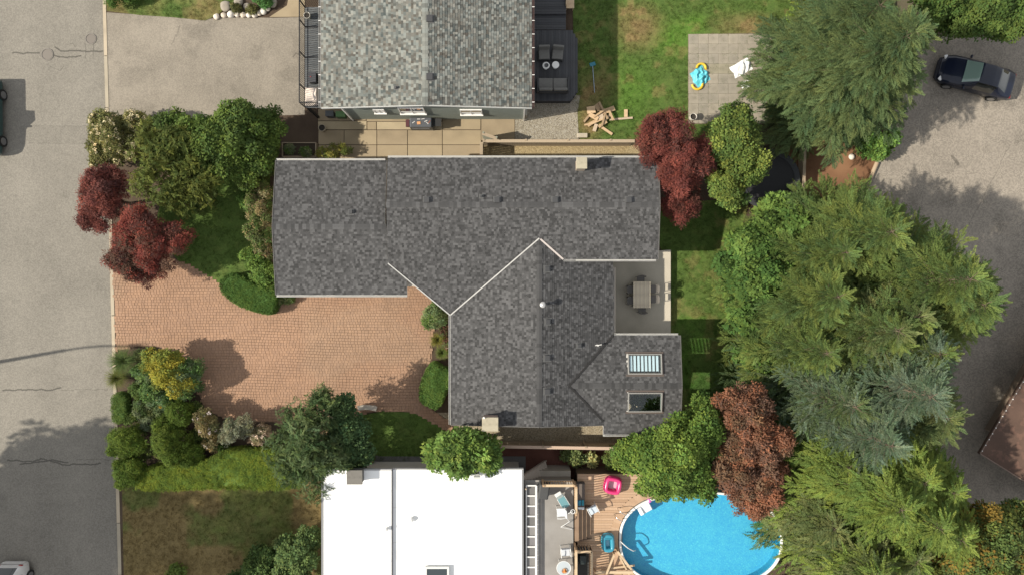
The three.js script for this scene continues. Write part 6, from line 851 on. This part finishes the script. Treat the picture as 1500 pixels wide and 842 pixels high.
// ---- front garden above the driveway
broadleaf('flowering_shrub', 'pale shrub full of cream blossom beside the kerb', 'shrub', [[165, 195, 1.6, 1.25], [185, 215, 1.4, 1.0], [150, 225, 1.2, 0.9], [195, 180, 1.6, 0.8]], { tones: [[0.1, 0.115, 0.035], [0.13, 0.14, 0.05], [0.08, 0.09, 0.03]], geo: 'leafS', size: 1.3, density: 34, flowers: { n: 75, c: [0.6, 0.57, 0.34], s: 1.0 }, stems: 8 });
broadleaf('pine_tree', 'bushy olive green pine between the cream shrub and red maple', 'tree', [[232, 225, 3.2, 1.3], [265, 212, 3.2, 1.3], [232, 272, 3, 1.3], [285, 255, 2.8, 1.3], [225, 190, 2.8, 0.8], [262, 295, 2.2, 0.9], [300, 285, 2.2, 0.8]], { tones: [[0.075, 0.1, 0.02], [0.09, 0.115, 0.024], [0.055, 0.08, 0.018]], geo: 'twig', size: 0.75, density: 22, gap: 0.36 });
broadleaf('dark_shrub_tree', 'dark green leafy tree above the shaded front lawn', 'tree', [[345, 195, 3.0, 1.6], [385, 190, 2.4, 1.2], [300, 205, 3.0, 1.4], [330, 235, 2.4, 1.2], [255, 190, 2.6, 1.1], [380, 225, 2.0, 1.0], [355, 250, 2.0, 0.9], [310, 250, 2.4, 1.0]], { tones: [[0.055, 0.095, 0.018], [0.07, 0.115, 0.022], [0.045, 0.08, 0.018]] });
broadleaf('red_maple', 'dark red maple spreading over the street kerb', 'tree', [[150, 285, 2.8, 1.4, 0.6], [140, 320, 2.4, 1.0, 0.6], [165, 265, 2.6, 0.9, 0.6]], { tones: [[0.105, 0.038, 0.029], [0.08, 0.035, 0.028], [0.12, 0.042, 0.03]], geo: 'maple', density: 20, gap: 0.42 });
broadleaf('red_maple', 'bright red maple hanging over the brick driveway corner', 'tree', [[205, 335, 2.8, 1.4, 0.55], [185, 375, 2.2, 1.3, 0.55], [225, 365, 2.4, 1.2, 0.55], [255, 350, 2.4, 0.9, 0.55], [215, 395, 1.8, 0.9, 0.55]], { tones: [[0.125, 0.036, 0.026], [0.15, 0.047, 0.032], [0.085, 0.04, 0.03], [0.07, 0.045, 0.03]], geo: 'maple', density: 20, gap: 0.42 });
broadleaf('round_bush', 'round dark green bush at the top of the garage border', 'shrub', [[360, 292, 0.7, 0.62, 0.9]], { tones: [[0.05, 0.1, 0.02], [0.06, 0.12, 0.024]], geo: 'leafS', density: 60, sub: 5, stems: 4 });
broadleaf('variegated_shrub', 'speckled cream and pink leaved shrub along the garage wall', 'shrub', [[382, 300, 1.2, 0.85], [380, 335, 1.2, 0.85], [382, 280, 1.1, 0.6], [386, 365, 1.0, 0.6]], { tones: [[0.09, 0.12, 0.04], [0.16, 0.15, 0.07], [0.06, 0.1, 0.025], [0.075, 0.115, 0.03], [0.14, 0.12, 0.06]], geo: 'leafS', size: 1.2, density: 44, stems: 8 });
broadleaf('border_shrub', 'fresh green shrub at the lower end of the garage border', 'shrub', [[372, 375, 0.9, 0.7], [388, 400, 0.9, 0.75], [398, 418, 0.6, 0.45]], { tones: [[0.07, 0.13, 0.024], [0.09, 0.155, 0.032]], geo: 'leafS', size: 1.2, density: 44, stems: 6 });
hedge('clipped_hedge', 'smooth clipped wedge shaped hedge at the driveway edge', [[321, 414], [338, 401], [370, 415], [402, 430], [399, 455], [386, 459], [350, 448], [328, 432]], 0.9, [[0.045, 0.095, 0.018], [0.06, 0.115, 0.022]], { density: 220 });
broadleaf('small_bush', 'small pale leaved bush at the garage corner', 'shrub', [[408, 441, 0.35, 0.3], [423, 438, 0.3, 0.3]], { tones: [[0.09, 0.12, 0.05], [0.06, 0.1, 0.025]], geo: 'leafS', density: 60, sub: 4, stems: 4 });
broadleaf('planter_plant', 'leafy vegetable plant in the raised planter box', 'plant', [[424, 218, 0.55, 0.28], [448, 222, 0.6, 0.32]], { tones: [[0.07, 0.13, 0.025], [0.12, 0.16, 0.08]], geo: 'leafS', density: 60, sub: 4, stems: 4 });
broadleaf('walk_shrub', 'straggling yellow-green shrub on the tan concrete walk', 'shrub', [[488, 222, 0.7, 0.4], [505, 219, 0.6, 0.36], [472, 224, 0.6, 0.34]], { tones: [[0.07, 0.1, 0.02], [0.13, 0.14, 0.03]], geo: 'leafS', density: 40, gap: 0.4, sub: 6, stems: 8 });
// ---- entrance bed
broadleaf('round_bush', 'round speckled green bush under the entrance eave', 'shrub', [[637, 463, 0.75, 0.78, 0.85]], { tones: [[0.06, 0.115, 0.025], [0.1, 0.15, 0.06]], geo: 'leafS', density: 60, sub: 5, stems: 5 });
grassClump('yellowing feathery grass clump under the house eave', 641, 497, 0.7, 0.55, [0.12, 0.13, 0.025]); grassClump('green feathery grass clump beside the house wall', 648, 516, 0.7, 0.5, [0.08, 0.12, 0.025]);
broadleaf('dark_bush', 'small bronze bush between the round bush and grasses', 'shrub', [[650, 484, 0.5, 0.3], [655, 505, 0.6, 0.3]], { tones: [[0.09, 0.05, 0.03], [0.06, 0.09, 0.03]], geo: 'leafS', density: 50, sub: 4, stems: 4, flowers: { n: 20, c: [0.6, 0.58, 0.5], s: 0.6 } });
hedge('clipped_hedge', 'smooth clipped block hedge beside the front wall', [[631, 533], [645, 538], [659, 549], [652, 575], [641, 598], [626, 594], [615, 586], [617, 560]], 1.2, [[0.045, 0.095, 0.018], [0.07, 0.13, 0.026]], { density: 220 });
// ---- front garden below the driveway
grassClump('soft green ornamental grass mound at the kerb', 181, 528, 1.0, 0.95, [0.065, 0.105, 0.03], 900); grassClump('olive ornamental grass mound at the kerb', 172, 553, 0.9, 0.75, [0.085, 0.105, 0.025], 700);
broadleaf('golden_shrub', 'golden yellow leaved shrub in the driveway bed', 'shrub', [[245, 540, 1.6, 1.05, 0.7], [262, 560, 1.5, 0.8, 0.7], [228, 530, 1.5, 0.7, 0.7]], { tones: [[0.165, 0.175, 0.024], [0.21, 0.21, 0.03], [0.11, 0.14, 0.025], [0.09, 0.13, 0.028]], geo: 'leafS', size: 1.5, density: 30, base: [262, 545, 0] });
broadleaf('green_shrub', 'mixed green shrub under the golden shrub', 'shrub', [[225, 565, 1.0, 0.8], [270, 555, 1.2, 0.95], [240, 585, 0.8, 0.8], [212, 545, 0.9, 0.6], [280, 540, 1.2, 0.6]], { tones: [[0.07, 0.13, 0.035], [0.09, 0.14, 0.06], [0.05, 0.1, 0.025]], geo: 'leafS', size: 1.3, density: 40, stems: 8, flowers: { n: 9, c: [0.55, 0.4, 0.05], s: 0.9 } });
[[205, 578, 0.35, 0.4], [222, 602, 0.4, 0.5], [232, 590, 0.5, 0.5], [200, 630, 0.4, 0.45], [215, 660, 0.4, 0.5], [282, 600, 0.5, 0.5], [290, 640, 0.5, 0.5], [285, 662, 0.5, 0.45], [325, 655, 0.5, 0.4], [192, 612, 0.35, 0.4], [205, 520, 0.35, 0.4], [196, 570, 0.3, 0.4]].forEach(([x, y, h, r], i) => broadleaf('ground_cover_plant', 'low green filler plant between the shrubs of the driveway bed', 'plant', [[x, y, h, r, 0.7]], { tones: [[[0.07, 0.11, 0.025]], [[0.085, 0.115, 0.04]], [[0.055, 0.095, 0.022]]][i % 3], geo: 'leafS', density: 46, sub: 4, stems: 4, group: 'filler plants of the driveway bed' }));
[[395, 215, 0.6, 0.5], [400, 245, 0.6, 0.5], [385, 255, 0.6, 0.5], [372, 262, 0.5, 0.5], [300, 300, 0.8, 0.6]].forEach(([x, y, h, r]) => broadleaf('ground_cover_plant', 'low green filler plant under the trees beside the garage', 'plant', [[x, y, h, r, 0.7]], { tones: [[0.06, 0.1, 0.022], [0.08, 0.11, 0.03]], geo: 'leafS', density: 46, sub: 4, stems: 4, group: 'filler plants beside the garage' }));
hedge('box_hedge', 'small clipped box hedge block at the kerb', [[163, 581], [180, 580], [181, 615], [164, 617]], 0.7, [[0.055, 0.1, 0.02], [0.07, 0.12, 0.025]], { density: 160 });
broadleaf('grey_shrub', 'grey green low shrub among the bed stones', 'shrub', [[208, 600, 0.5, 0.55], [216, 620, 0.5, 0.45]], { tones: [[0.09, 0.12, 0.06], [0.06, 0.1, 0.03]], geo: 'leafS', density: 50, sub: 4, stems: 4 });
const TOP = [[0.05, 0.088, 0.012], [0.065, 0.105, 0.015]];
broadleaf('topiary_ball', 'large clipped olive topiary ball beside the kerb', 'shrub', [[185, 648, 1.3, 1.05, 0.9]], { tones: TOP, geo: 'tiny', size: 1.3, density: 130, sub: 3, trunk: 0.05 });
broadleaf('topiary_ball', 'clipped olive topiary ball at the lower corner by the kerb', 'shrub', [[188, 690, 1.2, 1.0, 0.9]], { tones: TOP, geo: 'tiny', size: 1.3, density: 130, sub: 3, trunk: 0.05 });
broadleaf('topiary_mound', 'big clipped olive mound above the long hedge', 'shrub', [[250, 650, 1.5, 1.2, 0.85], [262, 605, 1.3, 0.8, 0.85], [240, 625, 1.3, 0.75, 0.85], [275, 665, 1.1, 0.8, 0.85]], { tones: TOP, geo: 'tiny', size: 1.3, density: 120, sub: 3, trunk: 0.06 });
broadleaf('hydrangea', 'brownish shrub topped with white flower heads', 'shrub', [[302, 618, 1.3, 0.75], [310, 645, 0.9, 0.55]], { tones: [[0.1, 0.09, 0.035], [0.13, 0.115, 0.05], [0.07, 0.08, 0.03]], geo: 'leafS', density: 44, stems: 8, flowers: { n: 26, c: [0.68, 0.65, 0.58] } });
broadleaf('silver_shrub', 'silvery grey-green shrub beside the white flowered shrub', 'shrub', [[345, 630, 1.3, 0.7], [360, 622, 1.2, 0.5], [330, 638, 1.0, 0.5]], { tones: [[0.13, 0.15, 0.085], [0.16, 0.175, 0.11], [0.1, 0.12, 0.06]], geo: 'leafS', density: 44, stems: 8 });
broadleaf('cream_shrub', 'small cream flowering shrub beside the blue-green conifer', 'shrub', [[378, 640, 0.8, 0.45], [385, 628, 0.8, 0.35]], { tones: [[0.2, 0.17, 0.1], [0.12, 0.12, 0.06]], geo: 'leafS', density: 50, sub: 4, stems: 6, flowers: { n: 70, c: [0.62, 0.55, 0.42] } });
hedge('long_hedge', 'long flat topped yellow-green hedge above the parched lawn', [[205, 690], [260, 682], [300, 676], [330, 662], [412, 660], [440, 680], [438, 714], [320, 716], [208, 718]], 1.3, [[0.06, 0.1, 0.014], [0.085, 0.13, 0.016], [0.11, 0.15, 0.018]], { density: 110, rough: 0.12, geo: 'leafS', size: 0.8 });
broadleaf('cypress_tree', 'dense deep green cypress at the edge of the brick driveway', 'tree', [[468, 600, 3.9, 1.2], [435, 615, 3.2, 1.0], [455, 650, 3.8, 1.5], [420, 655, 2.8, 1.1], [485, 665, 3.4, 1.3], [455, 700, 2.8, 1.2], [425, 685, 2.6, 1.0], [468, 578, 3.6, 0.6]], { tones: [[0.046, 0.08, 0.026], [0.058, 0.094, 0.03], [0.07, 0.108, 0.044], [0.038, 0.068, 0.022]], geo: 'twig', size: 0.7, density: 26, gap: 0.34 });
broadleaf('dark_tree', 'dark green tree merged behind the blue-green conifer', 'tree', [[510, 640, 2.8, 1.3], [520, 665, 2.4, 1.1], [500, 600, 3, 0.9]], { tones: [[0.035, 0.07, 0.025], [0.045, 0.085, 0.03]] });
broadleaf('fresh_tree', 'light fresh green tree beside the brick chimney', 'tree', [[672, 660, 3.5, 1.15], [700, 660, 3.4, 0.95], [648, 662, 3.2, 0.85], [717, 668, 3.0, 0.7], [680, 648, 3.8, 0.75]], { tones: [[0.085, 0.155, 0.03], [0.11, 0.18, 0.038], [0.062, 0.115, 0.025]], geo: 'leafL', density: 16, base: [684, 644, 0] });
broadleaf('pink_flowers', 'small clump of pink flowers above the white roof', 'plant', [[542, 671, 0.4, 0.28]], { tones: [[0.06, 0.09, 0.025]], geo: 'leafS', density: 50, sub: 3, stems: 3, flowers: { n: 260, c: [0.6, 0.25, 0.16] } });
broadleaf('indoor_plant', 'leafy house plant seen through the lower skylight', 'plant', [[935, 592, 1.3, 0.4], [952, 588, 1.4, 0.42]], { tones: [[0.05, 0.085, 0.03], [0.07, 0.11, 0.04]], density: 30, sub: 4, stems: 5 }).position.y = 0.1;
// ---- planting by the fence and lower lawn
broadleaf('fence_plant', 'green leafy plant behind the boundary fence', 'plant', [[845, 672, 0.6, 0.45], [832, 668, 0.5, 0.35]], { tones: [[0.07, 0.11, 0.03], [0.1, 0.14, 0.05]], density: 30, sub: 4, stems: 4 });
broadleaf('pale_plant', 'pale cream green rosette plant behind the boundary fence', 'plant', [[868, 672, 0.5, 0.32, 0.6]], { tones: [[0.3, 0.31, 0.13], [0.22, 0.25, 0.09]], geo: 'leaf', density: 40, sub: 3, stems: 3 });
broadleaf('fence_shrub', 'green shrub where the fence meets the bright round tree', 'shrub', [[898, 672, 0.9, 0.7], [912, 690, 0.8, 0.6]], { tones: [[0.08, 0.125, 0.03], [0.1, 0.14, 0.04]], geo: 'leafS', density: 44, stems: 5 });
broadleaf('lawn_shrub', 'dark leafy shrub at the bottom of the parched lawn', 'shrub', [[385, 825, 1.2, 1.1], [360, 850, 1.0, 1.0]], { tones: [[0.04, 0.075, 0.02], [0.05, 0.09, 0.024]], density: 28, stems: 6 });
broadleaf('lawn_tree', 'mid green leafy tree against the white roofed house', 'tree', [[435, 812, 1.8, 1.15], [455, 790, 1.7, 0.7], [425, 845, 1.6, 1.1]], { tones: [[0.07, 0.115, 0.035], [0.09, 0.14, 0.045], [0.055, 0.095, 0.03]], density: 28 });
broadleaf('lawn_bush', 'small bright bush at the edge of the parched lawn', 'shrub', [[258, 838, 0.5, 0.42]], { tones: [[0.09, 0.14, 0.03]], density: 40, sub: 4, stems: 4 });
broadleaf('verge_bush', 'dark bush at the top of the dry verge', 'shrub', [[165, -6, 0.7, 0.6], [190, -8, 0.6, 0.5]], { tones: [[0.05, 0.1, 0.02]], geo: 'leafS', density: 50, sub: 4, stems: 4 });
broadleaf('rock_bed_plant', 'bright green cushion plant in the rock bed', 'plant', [[388, 4, 0.3, 0.4], [376, -4, 0.3, 0.3]], { tones: [[0.06, 0.15, 0.04], [0.05, 0.11, 0.03]], geo: 'tiny', size: 1.3, density: 120, sub: 3, stems: 3 });
broadleaf('rock_bed_herb', 'olive herb clump between the bed boulders', 'plant', [[345, 12, 0.25, 0.3], [368, 14, 0.25, 0.3]], { tones: [[0.08, 0.09, 0.03]], geo: 'leafS', density: 60, sub: 3, stems: 3 });
broadleaf('yard_bush', 'yellow-green bush between the back lawn and tall fir', 'shrub', [[1172, 20, 0.8, 0.7], [1180, 0, 0.9, 0.7]], { tones: [[0.1, 0.13, 0.02], [0.07, 0.11, 0.02]], density: 34, sub: 5, stems: 5 });
// ---- trees across the street, outside the frame: their shade crosses the road and the parched lawn
broadleaf('street_tree', 'tall leafy tree across the street from the parched lawn', 'tree', [[-735, 1127, 14, 3.4], [-783, 1189, 16, 3.0], [-750, 982, 12, 3.6], [-700, 1060, 11, 3]], { tones: [[0.05, 0.09, 0.02]], geo: 'leafL', size: 1.6, density: 4, gap: 0.5, base: [-225, 868, 0] });
broadleaf('street_tree', 'leafy tree across the street near the white car', 'tree', [[-517, 845, 9, 2.3], [-510, 829, 10, 1.8], [-470, 900, 8, 2.4], [-560, 900, 8.5, 2.6]], { tones: [[0.05, 0.09, 0.02]], geo: 'leafL', size: 1.6, density: 4.5, gap: 0.46, base: [-215, 775, 0] });
// ---- grass blades on every lawn
{
  const items = [], tuft = []; for (let i = 0; i < 9; i++) { const a = rr(0, 6.28), c = V(rr(-0.05, 0.05), 0, rr(-0.05, 0.05)), d = V(Math.cos(a) * 0.5, 1, Math.sin(a) * 0.5).normalize(); tuft.push(leafQuad(c, d, V(-Math.sin(a), 0, Math.cos(a)), rr(0.04, 0.075), 0.014)); } const geo = quadsGeo(tuft);
  for (const [xz, top] of lawns) { let x0 = 9e9, x1 = -9e9, z0 = 9e9, z1 = -9e9; for (const [x, z] of xz) { x0 = Math.min(x0, x); x1 = Math.max(x1, x); z0 = Math.max(-17.4, Math.min(z0, z)); z1 = Math.min(17.4, Math.max(z1, z)); } const n = Math.round((x1 - x0) * (z1 - z0) * 95); for (let k = 0; k < n; k++) { const x = rr(x0, x1), z = rr(z0, z1); if (!inside(x, z, xz) || (vnoise(x * 2.4, z * 2.4) < 0.25)) continue; const c = grassTone(x, z, Math.floor(rr(0, 999)), Math.floor(rr(0, 999))); items.push({ p: V(x, top, z), q: new THREE.Quaternion().setFromAxisAngle(Y1, rr(0, 6.28)), s: rr(0.6, 1.3), c: c.map((v) => v * 1.15) }); } }
  tag(scatter(scene, 'grass', geo, items), 'short mown grass blades on the lawns', 'grass', null, 'stuff');
}
scene.traverse((o) => { if (o.isMesh) { o.castShadow = true; o.receiveShadow = true; } });
renderer.render(scene, camera);
